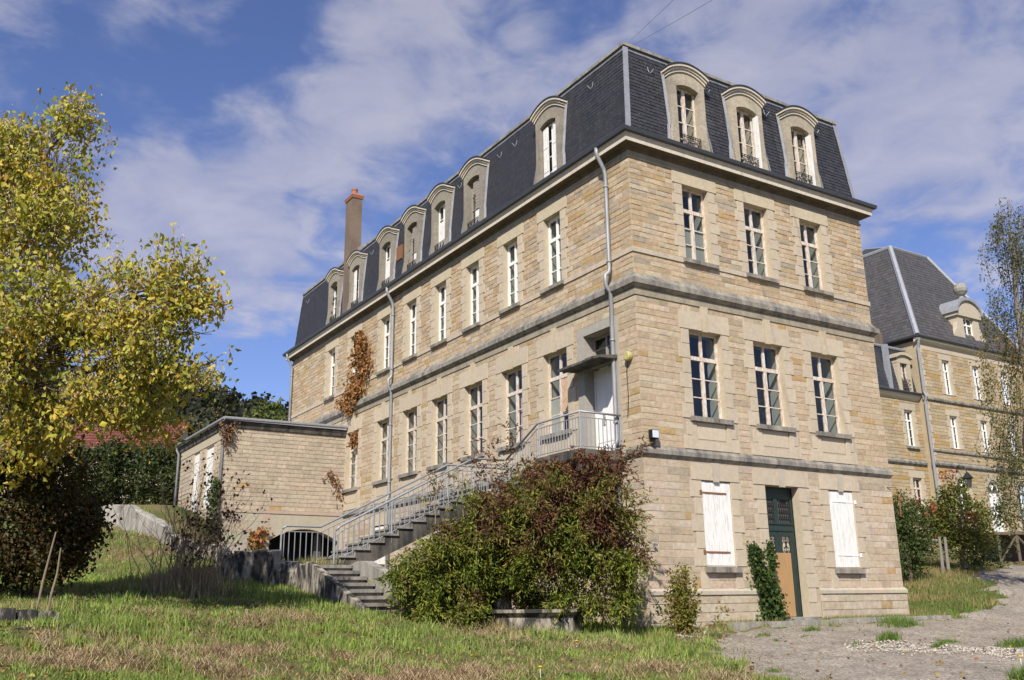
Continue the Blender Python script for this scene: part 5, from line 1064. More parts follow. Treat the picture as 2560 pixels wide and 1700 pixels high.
# pale rubble lying in a strip across the gravel
def rubble():
    vs, ts, cs = [], [], []; ico = np.array([(1, 0, 0), (-1, 0, 0), (0, 1, 0), (0, -1, 0), (0, 0, 1), (0, 0, -1)], float); tri = np.array([(0, 2, 4), (2, 1, 4), (1, 3, 4), (3, 0, 4), (2, 0, 5), (1, 2, 5), (3, 1, 5), (0, 3, 5)])
    pts = []
    for i in range(2600):
        t = RNG.uniform(0, 1)**.8; px = 2110 + 470*t; py = 1622 + 6*t + RNG.normal(0, 4 + 9*t); pts.append((px, py, 17.4 - 1.6*t + RNG.normal(0, .4), RNG.uniform(.012, .04)))
    for i in range(260): pts.append((RNG.uniform(1690, 1800), 1572 + RNG.normal(0, 5), 19 + RNG.normal(0, .3), RNG.uniform(.015, .05)))
    for i in range(900): pts.append((RNG.uniform(1700, 2560), RNG.uniform(1580, 1700), RNG.uniform(12, 19), RNG.uniform(.006, .018)))
    for (px, py, d, s) in pts:
        c = P(px, py, d); z = gz2[0](c[0], c[1]); rot = unit(RNG.normal(size=(3, 3))); v = (ico * RNG.uniform(.6, 1.2, (6, 1)) * s) @ rot; v[:, 2] *= .7
        ts.append(tri + 6*len(vs)); vs.append(v + (c[0], c[1], z + s*.25)); g = RNG.uniform(.7, 1.15); cs.append(np.tile((.47*g, .42*g, .35*g), (6, 1)))
    tag(npmesh('pale_rubble', np.concatenate(vs), np.concatenate(ts), np.concatenate(cs), CHIPM), kind='stuff')
gz2 = [gz]; rubble()
for (px, py, d, lb) in [(1441, 1605, 15.7, 'yellow dandelion in the lawn in front of the fountain'), (1351, 1681, 12.7, 'yellow dandelion lowest in the lawn, near the bottom edge'), (2553, 1660, 14, 'yellow flower at the right edge of the gravel')]:
    c = P(px, py, d); z = gz(c[0], c[1]); q = MB(); q.tube([(c[0], c[1], z), (c[0], c[1], z+.13)], .004, 5); t = tag(q.build('dandelion', GRASSM), lb, 'flower', 'yellow dandelions')
    q = MB(); q.lathe(float(c[0]), float(c[1]), [(.008, z+.12), (.03, z+.135), (.032, z+.145), (.012, z+.152)], 9); q.build('petals', YELLOW, t)

# ------------------------------------------------------------------ the big bush before the stair
def big_bush():
    c = P(1300, 1560, 18.4); g = gz(c[0], c[1]); root = np.array([c[0], c[1], g])
    t = thing('weeping_bush', root, 'huge arching bush, green below and maroon on top, hiding the foot of the stair', 'bush')
    fh = np.array([FW[0], FW[1], 0]); fh /= np.linalg.norm(fh); rh = np.array([fh[1], -fh[0], 0])
    pos, tips, col = [], [], []; mb = MB()
    def spray(p0, p1, hgt, nl, end=1.0):
        k = 9; tt = np.linspace(0, end, k)[:, None]; path = p0 + (p1-p0)*tt + np.array([0, 0, 1])*hgt*4*tt*(1-tt)
        
        if RNG.uniform() < .35: mb.tube(path[::2], [.010, .008, .006, .004, .003], 4, False)
        s = RNG.uniform(.25, 1, nl); i = np.minimum((s*(k-1)).astype(int), k-2); f = (s*(k-1)-i)[:, None]; q = path[i]*(1-f) + path[i+1]*f
        dirn = unit(path[i+1]-path[i])
        for _ in range(1):
            tw = unit(dirn + RNG.normal(0, .75, (nl, 3))); m_ = 9
            off = np.repeat(tw, m_, 0) * RNG.uniform(.02, .34, (nl*m_, 1)); pp = np.repeat(q, m_, 0) + off + RNG.normal(0, .012, (nl*m_, 3))
            pos.append(pp); tips.append(unit(np.repeat(tw, m_, 0)*.7 + RNG.normal(0, .5, (nl*m_, 3)) + np.array([0, 0, -.35])))
    n = 190
    for i in range(n):
        a = RNG.uniform(0, 2*math.pi); rr = RNG.uniform(.5, 1.0)**.6
        lat = 2.45*rr*math.cos(a); dep = 1.35*rr*math.sin(a)
        if RNG.uniform() < .72: dep = -abs(dep)
        if abs(lat) < 1.2 and dep < 0: dep *= .45
        topz = 2.75 + .55*max(0, 1-abs(lat-.75)/1.4) if lat < 2.2 else 2.5
        topz -= 1.25*max(0, -lat-.95)
        st = root + rh*RNG.uniform(-.9, 1.2) + fh*RNG.uniform(-.3, .7) + np.array([0, 0, .1])
        zend = max(RNG.uniform(.05, 1.0), .32 if abs(lat) < 1.3 else .04)*topz * (1.0 if rr < .75 else .8); e = root + rh*lat + fh*dep + np.array([0, 0, zend])
        hg = max(.15, (topz*RNG.uniform(.7, 1.05) - .5*zend)) * (1.12-.45*rr); spray(st, e, hg, 17)
    for (px, py, d, s) in [(1222, 1090, 19.2, 1.3), (1275, 1080, 19.3, 1.5), (1185, 1150, 19, 1.0), (1150, 1190, 19, .9), (1090, 1200, 18.8, .8), (1250, 1170, 19, .8)]:   # upright shoots
        e = P(px, py, d); b = e - np.array([0, 0, s]) + RNG.normal(0, .06, 3); spray(b, e, .02, 11)
    for (px, py, d, px2, py2) in [(1480, 1230, 18.6, 1545, 1125), (1560, 1350, 18.4, 1600, 1250), (1540, 1300, 18.5, 1610, 1380), (1450, 1200, 18.8, 1560, 1170), (1560, 1330, 18.3, 1625, 1420), (1500, 1190, 18.8, 1600, 1125)]: spray(P(px, py, d), P(px2, py2, d-.1), .1, 12)
    for (px, py, d, rx, ry, n_) in [(1065, 1470, 17.6, 75, 75, 300), (1130, 1400, 17.7, 80, 70, 290), (1120, 1510, 17.4, 95, 45, 260), (1035, 1420, 17.8, 45, 50, 110), (1200, 1430, 18.0, 60, 80, 220), (1290, 1380, 18.0, 85, 80, 300), (1235, 1330, 18.0, 80, 60, 240), (1120, 1340, 18.2, 55, 40, 120),
                                   (1390, 1430, 18.1, 60, 90, 260), (1450, 1340, 18.0, 90, 75, 330), (1350, 1290, 18.0, 85, 60, 270), (1440, 1225, 18.1, 100, 60, 330), (1380, 1190, 18.4, 80, 40, 190), (1530, 1270, 18.2, 65, 60, 200), (1550, 1380, 18.0, 55, 70, 190), (1560, 1470, 18.0, 45, 75, 170), (1480, 1450, 18.2, 50, 75, 170), (1250, 1250, 18.2, 75, 45, 180), (1490, 1170, 18.3, 75, 38, 180), (1320, 1480, 18.6, 50, 45, 120)]:
        n_ = int(n_*1.15); sc_ = ball(max(4, n_//20), P(px, py, d), (rx*d/FPX, rx*d/FPX*.8, ry*d/FPX), .45); cl = sc_[RNG.integers(0, len(sc_), n_)] + RNG.normal(0, .085, (n_, 3))*[1.15, 1.15, .8]; dr = unit(RNG.normal(0, .8, (n_, 3)) + np.array([0, 0, -.25]) - fh*.3); m_ = 10
        u = np.tile(np.linspace(0, 1, m_), n_)[:, None]; pos.append(np.repeat(cl, m_, 0) + np.repeat(dr, m_, 0)*u*.27 + np.array([0, 0, -.10])*u**2 + RNG.normal(0, .012, (n_*m_, 3))); tips.append(unit(np.repeat(dr, m_, 0)*.7 + RNG.normal(0, .5, (n_*m_, 3)) + np.array([0, 0, -.3])))
    pos = np.concatenate(pos); tips = np.concatenate(tips); k = pos[:, 2] > H(pos[:, 0], pos[:, 1]) + .02; k &= ~((pos[:, 0] > -.12) & (pos[:, 1] > -.12)); pos, tips = pos[k], tips[k]; n = len(pos)
    hz = (pos[:, 2]-g)/3.4; lat = (pos-root) @ rh
    red = hz*1.1 - .12 + .10*lat*.4 + .30*fnoise(lat*1.6, pos[:, 2]*1.6, 1.6, 2) + RNG.normal(0, .24, n)
    gr = palette(n, [(.15, .19, .026), (.22, .26, .036), (.33, .32, .05), (.08, .12, .02)], [4, 3, 2, 2.5], .3); mr = palette(n, [(.15, .055, .04), (.19, .09, .045), (.17, .12, .045), (.12, .045, .04)], [3, 3, 3, 2], .25); ol = palette(n, [(.17, .15, .04), (.21, .17, .05)], [1, 1], .2)
    col = np.where((red > .70)[:, None], mr, np.where((red > .42)[:, None], ol, gr))
    foliage('leaves', pos, tips, .105, .03, col, LEAF, t); mb.build('branches', STEM, t)
big_bush()

# ------------------------------------------------------------------ small plants by the wall
def shrub(name, px, py, d, h, w, nb, per, L, Wd, cols, wts, label, cat='shrub', group=None, dp=None, bark=STEM, tipdown=-.2, taper=.55, stem=.012, base=None):
    c = P(px, py, d); z = gz(c[0], c[1]) if base is None else base; root = np.array([c[0], c[1], z]); t = thing(name, root, label, cat, group); mb = MB(); pos, tips = [], []; dp = dp or w
    rh = np.array([RT[0], RT[1], 0]); fh = np.array([FW[0], FW[1], 0]); fh /= np.linalg.norm(fh)
    for i in range(nb):
        hh = h*RNG.uniform(.35, 1.05); lat = RNG.normal(0, .42)*w*(1-taper*hh/h*.9); e = root + rh*lat + fh*RNG.normal(0, .42)*dp*(1-taper*hh/h*.9) + np.array([0, 0, hh])
        p = wobble(root + rh*RNG.normal(0, .1)*w, e, 6, .04*h/1.5); mb.tube(p, [stem, stem*.8, stem*.65, stem*.5, stem*.4, stem*.25], 5, False)
        s = RNG.uniform(.22, 1, per); ii = np.minimum((s*5).astype(int), 4); f = (s*5-ii)[:, None]; q = p[ii]*(1-f)+p[ii+1]*f
        pos.append(q + RNG.normal(0, .07*max(h, w)/1.4, (per, 3))); tips.append(RNG.normal(0, 1, (per, 3)) + np.array([0, 0, tipdown]))
    pos = np.concatenate(pos); pos[:, 2] = np.maximum(pos[:, 2], z+.02); n = len(pos); foliage('leaves', pos, np.concatenate(tips), L, Wd, palette(n, cols, wts, .25), LEAF, t); mb.build('stems', bark, t); return t
shrub('small_shrub', 1712, 1572, 19.0, 1.35, .75, 46, 55, .075, .05, [(.20, .19, .03), (.26, .22, .04), (.12, .14, .025), (.22, .12, .03)], [4, 3, 3, .7], 'small yellowing shrub at the foot of the facade, left of the first shutter', dp=.5)
def ivy(name, label, cat, F, path, n, sp, L, cols, w, o=.12, parent_o=.05):
    t = thing(name, F(path[0][0], path[0][1], 0), label, cat); mb = MB(); pts = [np.array(F(u, z, parent_o)) for u, z, _ in path]; pos = []
    for (a, wa), (b, wb) in zip(zip(pts, [q[2] for q in path]), zip(pts[1:], [q[2] for q in path[1:]])):
        mb.tube(wobble(a, b, 5, .03), .014, 5, False); k = int(n*np.linalg.norm(b-a)); s = RNG.uniform(0, 1, (k, 1)); pos.append(a+(b-a)*s + (F.u*RNG.normal(0, 1, (k, 1)))*(wa+(wb-wa)*s) + F.n*np.abs(RNG.normal(0, o, (k, 1))) + np.array([0, 0, 1])*RNG.normal(0, .06, (k, 1)))
    pos = np.concatenate(pos); kk = fnoise((pos @ F.u)*2.2, pos[:, 2]*1.6, 2.0, 7) > -.45; pos = pos[kk]; foliage('leaves', pos, F.n*.4 + np.array([0, 0, -.8]) + RNG.normal(0, .5, (len(pos), 3)), L, L*.8, palette(len(pos), cols, w, .3), LEAF, t); mb.build('stems', BARK, t); return t
t = ivy('climbing_ivy', 'dark green ivy climbing beside the green front door', 'ivy', FR, [(3.66, .3, .17), (3.55, .9, .15), (3.32, 1.45, .09), (3.14, 2.05, .05)], 1500, .1, .085, [(.035, .07, .018), (.055, .10, .022), (.10, .14, .03), (.16, .18, .03)], [4, 3, 1.5, .8], .13)
ivy('climbing_ivy', 'narrow ivy strand against the left edge of the plywood board', 'ivy', FR, [(3.86, .35, .10), (3.86, 1.1, .07), (3.84, 1.7, .05), (3.80, 2.1, .03)], 800, .1, .08, [(.035, .07, .018), (.055, .10, .022), (.11, .15, .03)], [4, 3, 1.2], .07, .02)
ivy('dry_creeper', 'withered orange brown creeper hanging over a top floor window', 'creeper', LO, [(16.7, 11.2, .06), (16.45, 10.7, .24), (16.4, 10.2, .38), (16.55, 9.7, .50), (16.85, 9.2, .42), (17.25, 8.7, .62), (17.2, 8.3, .34), (17.05, 8.0, .10)], 950, .1, .14, [(.30, .15, .055), (.38, .20, .075), (.24, .115, .05), (.42, .26, .12)], [4, 3, 3, 1.5], .10)
ivy('dry_creeper', 'small dead creeper in the corner window beside the annex', 'creeper', LO, [(16.95, 7.2, .12), (17.0, 6.7, .16)], 550, .1, .13, [(.28, .14, .055), (.36, .19, .075)], [1, 1], .08, -.02)
ivy('dry_creeper', 'thin brown creeper on the annex wall near the inner corner', 'creeper', AF, [(-.3, 4.4, .06), (-.25, 5.2, .16), (-.6, 5.8, .12), (-.9, 5.5, .08)], 45, .1, .11, [(.32, .15, .06), (.25, .12, .05)], [1, 1], .05)
ivy('dry_creeper', 'orange leaved creeper beside the arched opening', 'creeper', AF, [(-3.4, 2.6, .08), (-3.4, 3.1, .16), (-3.35, 3.6, .16)], 230, .1, .15, [(.42, .20, .08), (.34, .16, .06), (.12, .16, .04)], [3, 2, 1], .12)
ivy('dry_creeper', 'clump of dead leaves under the annex gutter corner', 'creeper', AF, [(XA-.05, 6.5, .05), (XA-.1, 7.0, .12), (XA-.08, 7.4, .14)], 600, .1, .11, [(.26, .16, .09), (.20, .12, .07)], [1, 1], .10)
ivy('climbing_ivy', 'green ivy round the foot of the annex rain pipe', 'ivy', Fac((XA-.05, 0, 0), (0, 1), (-1, 0)), [(18.2, 3.4, .2), (18.2, 4.3, .2), (18.25, 5.3, .12)], 420, .1, .11, [(.06, .10, .025), (.09, .13, .03), (.14, .15, .05)], [3, 2, 1], .15)

# leafless shrub in front of the annex
def dead_shrub():
    c = P(462, 1475, 18.6); z = gz(c[0], c[1]); root = np.array([c[0], c[1], z]); t = thing('leafless_shrub', root, 'tall bare brown shrub with a few dark red leaves in front of the annex', 'shrub')
    rh = np.array([RT[0], RT[1], 0]); fh = np.array([FW[0], FW[1], 0]); fh /= np.linalg.norm(fh); mb = MB(); ends = []
    for i in range(95):
        lean = RNG.normal(.10, .42); hh = RNG.uniform(1.0, 2.5) * (1 - .25*abs(lean-.2)); b = root + rh*RNG.normal(0, .34) + fh*RNG.normal(0, .3); e = b + rh*lean*1.5 + fh*RNG.normal(0, .4) + np.array([0, 0, hh])
        p = wobble(b, e, 6, .04); p[2:4] += np.array([0, 0, .06]); mb.tube(p, [.009, .008, .0065, .005, .004, .003], 4, False)
        for k in range(4):
            s = p[RNG.integers(2, 6)]; e2 = s + rh*RNG.normal(.1, .22) + fh*RNG.normal(0, .15) + np.array([0, 0, RNG.uniform(.1, .45)]); mb.tube(wobble(s, e2, 3, .02), [.004, .003, .002], 3, False); ends.append(e2)
    mb.build('stems', STEM, t); ends = np.array(ends); ends = ends[RNG.choice(len(ends), 190, False)]; ends = ends[((ends-root) @ rh > -.3)]
    pos = clumps(ends, 3, .05); foliage('leaves', pos, RNG.normal(0, .5, (len(pos), 3)) + np.array([0, 0, -.6]), .085, .06, palette(len(pos), [(.075, .025, .02), (.11, .04, .03), (.09, .05, .03)], [3, 2, 1]), LEAF, t)
    # straw at its foot
    n = 1500; x = c[0] + rh[0]*RNG.normal(0, .5, n) + fh[0]*RNG.normal(-.1, .3, n); y = c[1] + rh[1]*RNG.normal(0, .5, n) + fh[1]*RNG.normal(-.1, .3, n)
    tag(blades(x, y, RNG.uniform(.15, .75, n), .009, .4, palette(n, [(.36, .29, .18), (.27, .21, .13), (.44, .37, .24), (.18, .2, .06)], [3, 3, 2, 1.5], .2), 'dry_grass', DRYM), kind='stuff')
dead_shrub()
# dry grass about the fountain
def dry_patch(px, py, d, n, sp, h):
    c = P(px, py, d); x = c[0] + RNG.normal(0, sp, n); y = c[1] + RNG.normal(0, sp*.5, n)
    tag(blades(x, y, RNG.uniform(.3, 1, n)*h, .009, .45, palette(n, [(.42, .33, .17), (.33, .25, .12), (.17, .21, .05)], [3, 2, 1.5], .2), 'dry_grass', DRYM), kind='stuff')
dry_patch(1130, 1560, 17.6, 700, .35, .42); dry_patch(1270, 1545, 17.6, 600, .4, .32); dry_patch(1500, 1590, 17.2, 600, .45, .16); dry_patch(1600, 1585, 18.2, 300, .3, .2); dry_patch(60, 1535, 14.2, 500, .35, .3); dry_patch(1640, 1575, 18.6, 250, .25, .14)

# ------------------------------------------------------------------ the yellow tree at the left
def left_tree():
    b = P(-230, 1455, 15.8); z = gz(b[0], b[1]); root = np.array([b[0], b[1], z]); t = thing('yellow_leaved_tree', root, 'broad tree with yellow green leaves and pale seed clusters filling the left edge', 'tree')
    top = P(-130, 700, 15.4); mb = MB(); mb.tube(wobble(root, top, 8, .07), list(np.linspace(.2, .08, 8)), 9)
    LB = [((40, 420), 15.6, 105, 130), ((150, 420), 15.4, 75, 120), ((190, 300), 15.4, 34, 62), ((60, 590), 15.4, 150, 110), ((-60, 480), 16.3, 120, 190), ((160, 540), 15.1, 65, 60), ((130, 760), 15.0, 190, 120), ((330, 730), 14.8, 120, 75), ((440, 720), 15.0, 75, 62),
          ((505, 770), 15.1, 40, 40), ((470, 830), 15.0, 75, 60), ((300, 850), 14.7, 150, 90), ((530, 905), 15.2, 42, 34), ((80, 900), 14.8, 150, 120), ((420, 930), 14.8, 95, 52), ((230, 980), 14.7, 160, 80), ((350, 1040), 15.1, 85, 45), ((60, 1080), 15.2, 130, 110), ((-100, 900), 15.9, 170, 240), ((-150, 1150), 16.1, 150, 160), ((-30, 380), 15.9, 60, 50)]
    CL, PS, TP, SD = [], [], [], []
    for (c, d, rx, ry) in LB:
        cen = P(c[0], c[1], d); r = rx*d/FPX; r2 = ry*d/FPX
        n = int(17 + 48*r*r2*4); k = ball(n, cen, (r*.95, r*.95, r2), .2); CL.append(k)
        p = wobble(np.array(top) if c[1] < 650 else root + (np.array(top)-root)*RNG.uniform(.35, .8), cen, 6, .08); mb.tube(p, [.05, .045, .036, .028, .02, .012], 6, False)
        for e in k[::3]: mb.tube(wobble(p[RNG.integers(3, 6)], e, 4, .04), [.011, .009, .006, .004], 4, False)
    CL = np.concatenate(CL); CL += RNG.normal(0, .10, CL.shape); hole = fnoise((CL @ RT)*1.0, CL[:, 2]*1.0, 1.5, 5) + .4*fnoise((CL @ RT)*2.2, CL[:, 2]*2.2, 2, 9); CL = CL[hole > -.8]
    sh = CL[RNG.choice(len(CL), 170, False)]; ex = sh + unit(RNG.normal(0, 1, sh.shape)*[1, 1, .5])*RNG.uniform(.25, .6, (170, 1)) + np.array([0, 0, .1])
    for a, b_ in zip(sh, ex): mb.tube(wobble(a, b_, 3, .03), [.008, .006, .003], 4, False)
    CL = np.concatenate([CL, ex, sh + (ex-sh)*.6]); pos = clumps(CL, 13, (.15, .15, .12)); n = len(pos)
    hz = (pos[:, 2] - z)/6; tips = RNG.normal(0, .55, (n, 3)) + np.array([0, 0, -.75])
    yel = .62 + .6*fnoise(pos[:, 0]+pos[:, 1], pos[:, 2]*1.5, 1.4, 3) + RNG.normal(0, .5, n) + .3*(hz < .45)
    col = np.where((yel > 1.05)[:, None], palette(n, [(.55, .44, .06), (.50, .37, .05), (.47, .27, .045)], [4, 3, 1.1]), palette(n, [(.33, .35, .055), (.42, .39, .065), (.24, .265, .045), (.48, .42, .08)], [3, 3, 2, 2.2]))
    foliage('leaves', pos, tips, RNG.uniform(.065, .14, n), RNG.uniform(.045, .092, n), col, LEAF, t, .15)
    sc = CL[RNG.choice(len(CL), int(len(CL)*.62), False)] + RNG.normal(0, .06, (int(len(CL)*.62), 3)); pos = clumps(sc, 22, (.045, .045, .11)); n = len(pos)
    foliage('seed_clusters', pos, RNG.normal(0, .5, (n, 3)) + np.array([0, 0, -1]), .055, .02, palette(n, [(.48, .38, .22), (.42, .31, .16), (.54, .45, .30)], [3, 2, 2]), DRYM, t)
    mb.build('trunk', BARK, t)
left_tree()
def dark_bush():  # bush enlarged with dark leaves to stand for the tree's shaded lower foliage
    c = P(60, 1425, 16.9); z = gz(c[0], c[1]); root = np.array([c[0], c[1], z]); t = thing('brown_bush', root, 'dense dark brown leaved bush under the yellow tree, enlarged to stand for the shade there', 'bush'); mb = MB(); CL = []
    for (px, py, d, rx, ry) in [(40, 1270, 16.6, 160, 110), (150, 1290, 16.4, 95, 85), (-60, 1340, 16.6, 150, 100), (110, 1170, 16.8, 110, 80), (-20, 1120, 17, 130, 90), (205, 1325, 16.4, 45, 40), (40, 1385, 16.3, 140, 50), (-80, 1420, 16.3, 150, 45), (130, 1400, 16.3, 80, 35)]:
        cen = P(px, py, d); k = ball(80, cen, (rx*d/FPX, rx*d/FPX, ry*d/FPX), .2); CL.append(k)
        for e in k[:1]: mb.tube(wobble(root + RNG.normal(0, .12, 3)*[1, 1, 0], e + (root-e)*.25 + np.array([0, 0, .2]), 5, .04), [.018, .015, .011, .008, .005], 5, False)
    CL = np.concatenate(CL); pos = clumps(CL, 20, .13); n = len(pos); foliage('leaves', pos, RNG.normal(0, 1, (n, 3)) + np.array([0, 0, -.5]), .095, .06, palette(n, [(.075, .045, .016), (.05, .042, .016), (.11, .07, .02), (.07, .075, .02)], [3, 3, 2, 2]), LEAF, t); mb.build('stems', BARK, t)
dark_bush()
for (a, b, lb) in [((100, 1450), (140, 1330), 'leaning pale dry stalk under the yellow tree, the left one'), ((128, 1455), (152, 1370), 'leaning pale dry stalk under the yellow tree, the right one')]:
    p0, p1 = P(*a, 14.0), P(*b, 13.9); p0[2] = gz(p0[0], p0[1]); q = MB(); q.cc = (.34, .27, .18); q.tube(wobble(p0, p1, 4, .02), [.014, .018, .014, .01], 6); tag(q.build('dry_stalk', DRYM), lb, 'stalk', 'pale dry stalks')

# ------------------------------------------------------------------ hedge, houses, hill on the left
def mound(name, specs, per, L, Wd, cols, w, label, cat, sp, mtl=LEAF, dens=26, group=None, trunk=None, tiny=False, lo=.6):
    CL = np.concatenate([ball(max(8, int(dens*rx*ry*(d/FPX)**2*4)), P(px, py, d), (rx*d/FPX, rx*d/FPX*.8, ry*d/FPX), lo) for (px, py, d, rx, ry) in specs])
    px, py, d, rx, ry = specs[0]; c = P(px, py, d); base = np.array([c[0], c[1], min(q[2] for q in CL) - (0 if trunk is None else trunk)]); t = thing(name, base, label, cat, group)
    pos = clumps(CL, per, sp); n = len(pos); foliage('crown' if trunk is not None else 'leaves', pos, RNG.normal(0, 1, (n, 3)), L, Wd, palette(n, cols, w, .25), mtl, t)
    if trunk is not None:
        mb = MB(); mb.tube(wobble(base, c, 5, .05*np.linalg.norm(c-base)), list(np.linspace(.06*rx*d/FPX+.05, .02, 5)), 7)
        for e in CL[::9]: mb.tube(wobble(base + (c-base)*RNG.uniform(.4, .9), e, 4, .06), [.04, .03, .02, .008], 4, False)
        mb.build('trunk', BARK, t)
    return t
mound('laurel_hedge', [(250, 1180, 45, 80, 70), (330, 1180, 44, 90, 72), (410, 1180, 43, 62, 72), (440, 1215, 42, 40, 50), (210, 1215, 46, 45, 40), (300, 1150, 46, 70, 30), (400, 1150, 45, 65, 28), (290, 1240, 44, 95, 24), (400, 1245, 43, 70, 22), (230, 1245, 45, 50, 20)], 26, .20, .10, [(.045, .062, .020), (.072, .090, .028), (.11, .125, .04), (.03, .04, .016)], [4, 4, 2, 2], 'dense dark evergreen hedge left of the annex', 'hedge', .17, dens=14)
mound('low_bush', [(150, 1150, 42, 60, 60), (90, 1170, 40, 60, 70)], 22, .16, .09, [(.06, .09, .025), (.09, .11, .03), (.12, .11, .03)], [3, 3, 2], 'olive green bush between hedge and yellow tree', 'bush', .2, dens=8)
fh3 = np.array([FW[0], FW[1], 0]); fh3 /= np.linalg.norm(fh3); rh3 = np.array([fh3[1], -fh3[0], 0])
def house(name, label, px, py, d, wl, dep, hr, hw, tile, wallm, yaw, chim=None):
    c = P(px, py, d); cs, sn = math.cos(yaw), math.sin(yaw); a = rh3*cs + fh3*sn; f = -rh3*sn + fh3*cs; z = np.array([0, 0, 1.])
    t = thing(name, c - z*hw, label, 'house'); L = lambda u, v, w: c + a*u + f*v + z*w
    q = MB(); q.hexa([L(-wl/2+.3, .5, -hw), L(wl/2-.3, .5, -hw), L(wl/2-.3, dep-.5, -hw), L(-wl/2+.3, dep-.5, -hw)], [L(-wl/2+.3, .5, -.05), L(wl/2-.3, .5, -.05), L(wl/2-.3, dep-.5, -.05), L(-wl/2+.3, dep-.5, -.05)])
    q.poly([L(-wl/2+.3, .5, -.05), L(-wl/2+.3, dep-.5, -.05), L(-wl/2+.3, dep/2, hr-.2)]); q.poly([L(wl/2-.3, .5, -.05), L(wl/2-.3, dep-.5, -.05), L(wl/2-.3, dep/2, hr-.2)]); q.build('wall', wallm, t)
    q = MB(); rows, k = 16, int(wl/.28)
    for r in range(rows):
        for j in range(k):
            u0, u1 = -wl/2 + wl*j/k, -wl/2 + wl*(j+1)/k; g = random.uniform(.75, 1.2); q.cc = tuple(v*g for v in tile); t0, t1 = r/rows, (r+1)/rows; b0 = .05
            q.poly([L(u0, dep/2*t0, hr*t0+b0), L(u1-.03, dep/2*t0, hr*t0+b0), L(u1-.03, dep/2*t1, hr*t1), L(u0, dep/2*t1, hr*t1)])
    q.cc = tuple(v*.5 for v in tile); q.poly([L(-wl/2, -.02, -.03), L(wl/2, -.02, -.03), L(wl/2, dep/2, hr-.05), L(-wl/2, dep/2, hr-.05)]); q.poly([L(-wl/2, dep, 0), L(wl/2, dep, 0), L(wl/2, dep/2, hr), L(-wl/2, dep/2, hr)])
    q.tube([L(-wl/2, dep/2, hr), L(wl/2, dep/2, hr)], .12, 6); rf = q.build('roof', ROOFRED, t)
    q = MB(); q.tube([L(-wl/2, -.05, -.05), L(wl/2, -.05, -.05)], .09, 6); q.build('gutter', GUTTER, t)
    q = MB(); [q.hexa([L(u, .46, -1.6), L(u+.9, .46, -1.6), L(u+.9, .52, -1.6), L(u, .52, -1.6)], [L(u, .46, -.5), L(u+.9, .46, -.5), L(u+.9, .52, -.5), L(u, .52, -.5)]) for u in (-wl*.3, 0, wl*.3)]; q.build('window', DIM, t)
    for (u, w, h, m2) in chim or []:
        q = MB(); q.hexa([L(u-w/2, dep/2-w/2, hr-.4), L(u+w/2, dep/2-w/2, hr-.4), L(u+w/2, dep/2+w/2, hr-.4), L(u-w/2, dep/2+w/2, hr-.4)], [L(u-w/2, dep/2-w/2, hr+h), L(u+w/2, dep/2-w/2, hr+h), L(u+w/2, dep/2+w/2, hr+h), L(u-w/2, dep/2+w/2, hr+h)])
        q.hexa([L(u-w*.7, dep/2-w*.7, hr+h+.15), L(u+w*.7, dep/2-w*.7, hr+h+.15), L(u+w*.7, dep/2+w*.7, hr+h+.15), L(u-w*.7, dep/2+w*.7, hr+h+.15)], [L(u-w*.7, dep/2-w*.7, hr+h+.25), L(u+w*.7, dep/2-w*.7, hr+h+.25), L(u+w*.7, dep/2+w*.7, hr+h+.25), L(u-w*.7, dep/2+w*.7, hr+h+.25)]); q.build('chimney', m2, rf)
house('tiled_house', 'house with dull red tiled roof and cream chimney up the hill behind the hedge', 285, 1121, 72, 9.2, 7, 2.6, 4, (.25, .085, .058), CREAM, .05, [(.1, .6, .5, CREAM), (2.4, .35, .25, CREAM)])
house('tiled_house', 'house with bright orange tiled roof showing at the annex corner', 480, 1140, 86, 5.0, 5.5, 2.3, 4, (.40, .115, .045), CONC2, -.1)
def hill():
    q = MB(); prof = []
    nx, ny = 40, 14
    for j in range(ny):
        row = []
        for i in range(nx):
            px = -700 + 2200*i/(nx-1); d = 105 + 130*j/(ny-1); t = j/(ny-1)
            crest = np.interp(px, [-700, 0, 300, 560, 720, 1100, 1500], [830, 925, 985, 1035, 1075, 1180, 1320]); y = 1240 + (crest-1240)*t**.9 if crest < 1240 else 1300
            p = P(px, 850, d); zc = .81 + (1486 - y)*d/FPX; row.append((p[0], p[1], zc))
        prof.append(q.verts(row))
    for a, b in zip(prof, prof[1:]):
        for i in range(nx-1): q.face(a+i, a+i+1, b+i+1, b+i)
    q.build('hill', HILLM)['kind'] = 'structure'
    C, S_, CC = [], [], []
    for i in range(1500):
        t = RNG.uniform(.0, 1.0); px = RNG.uniform(-450, 1000); crest = np.interp(px, [-700, 0, 300, 560, 720, 1100, 1500], [830, 925, 985, 1035, 1075, 1180, 1320]); d = 105+130*t; y = 1240 + (crest-1240)*t**.9
        p = P(px, 850, d); z = .81 + (1486-y)*d/FPX; r = RNG.uniform(2.0, 3.6); c = np.array([p[0], p[1], z + r*1.1]); k = 60
        pp = ball(k, c, (r, r, r*1.35), .75); C.append(pp); cc = palette(1, [(.022, .027, .013), (.034, .037, .016), (.026, .032, .018), (.055, .052, .02)], [4, 3, 3, .8])
        CC.append(np.repeat(cc, k, 0) * RNG.uniform(.7, 1.35, (k, 1)))
    C = np.concatenate(C); n = len(C); tag(foliage('forest', C, RNG.normal(0, 1, (n, 3)), 1.25, 1.0, np.concatenate(CC), LEAF), kind='stuff')
hill()
mound('round_tree', [(672, 1048, 82, 42, 38), (650, 1070, 80, 40, 34), (690, 1066, 80, 36, 30)], 20, .42, .30, [(.085, .115, .03), (.12, .15, .04), (.16, .17, .05)], [3, 3, 2], 'lighter green round tree behind the flat roof of the annex', 'tree', .32, dens=3, trunk=2.5)
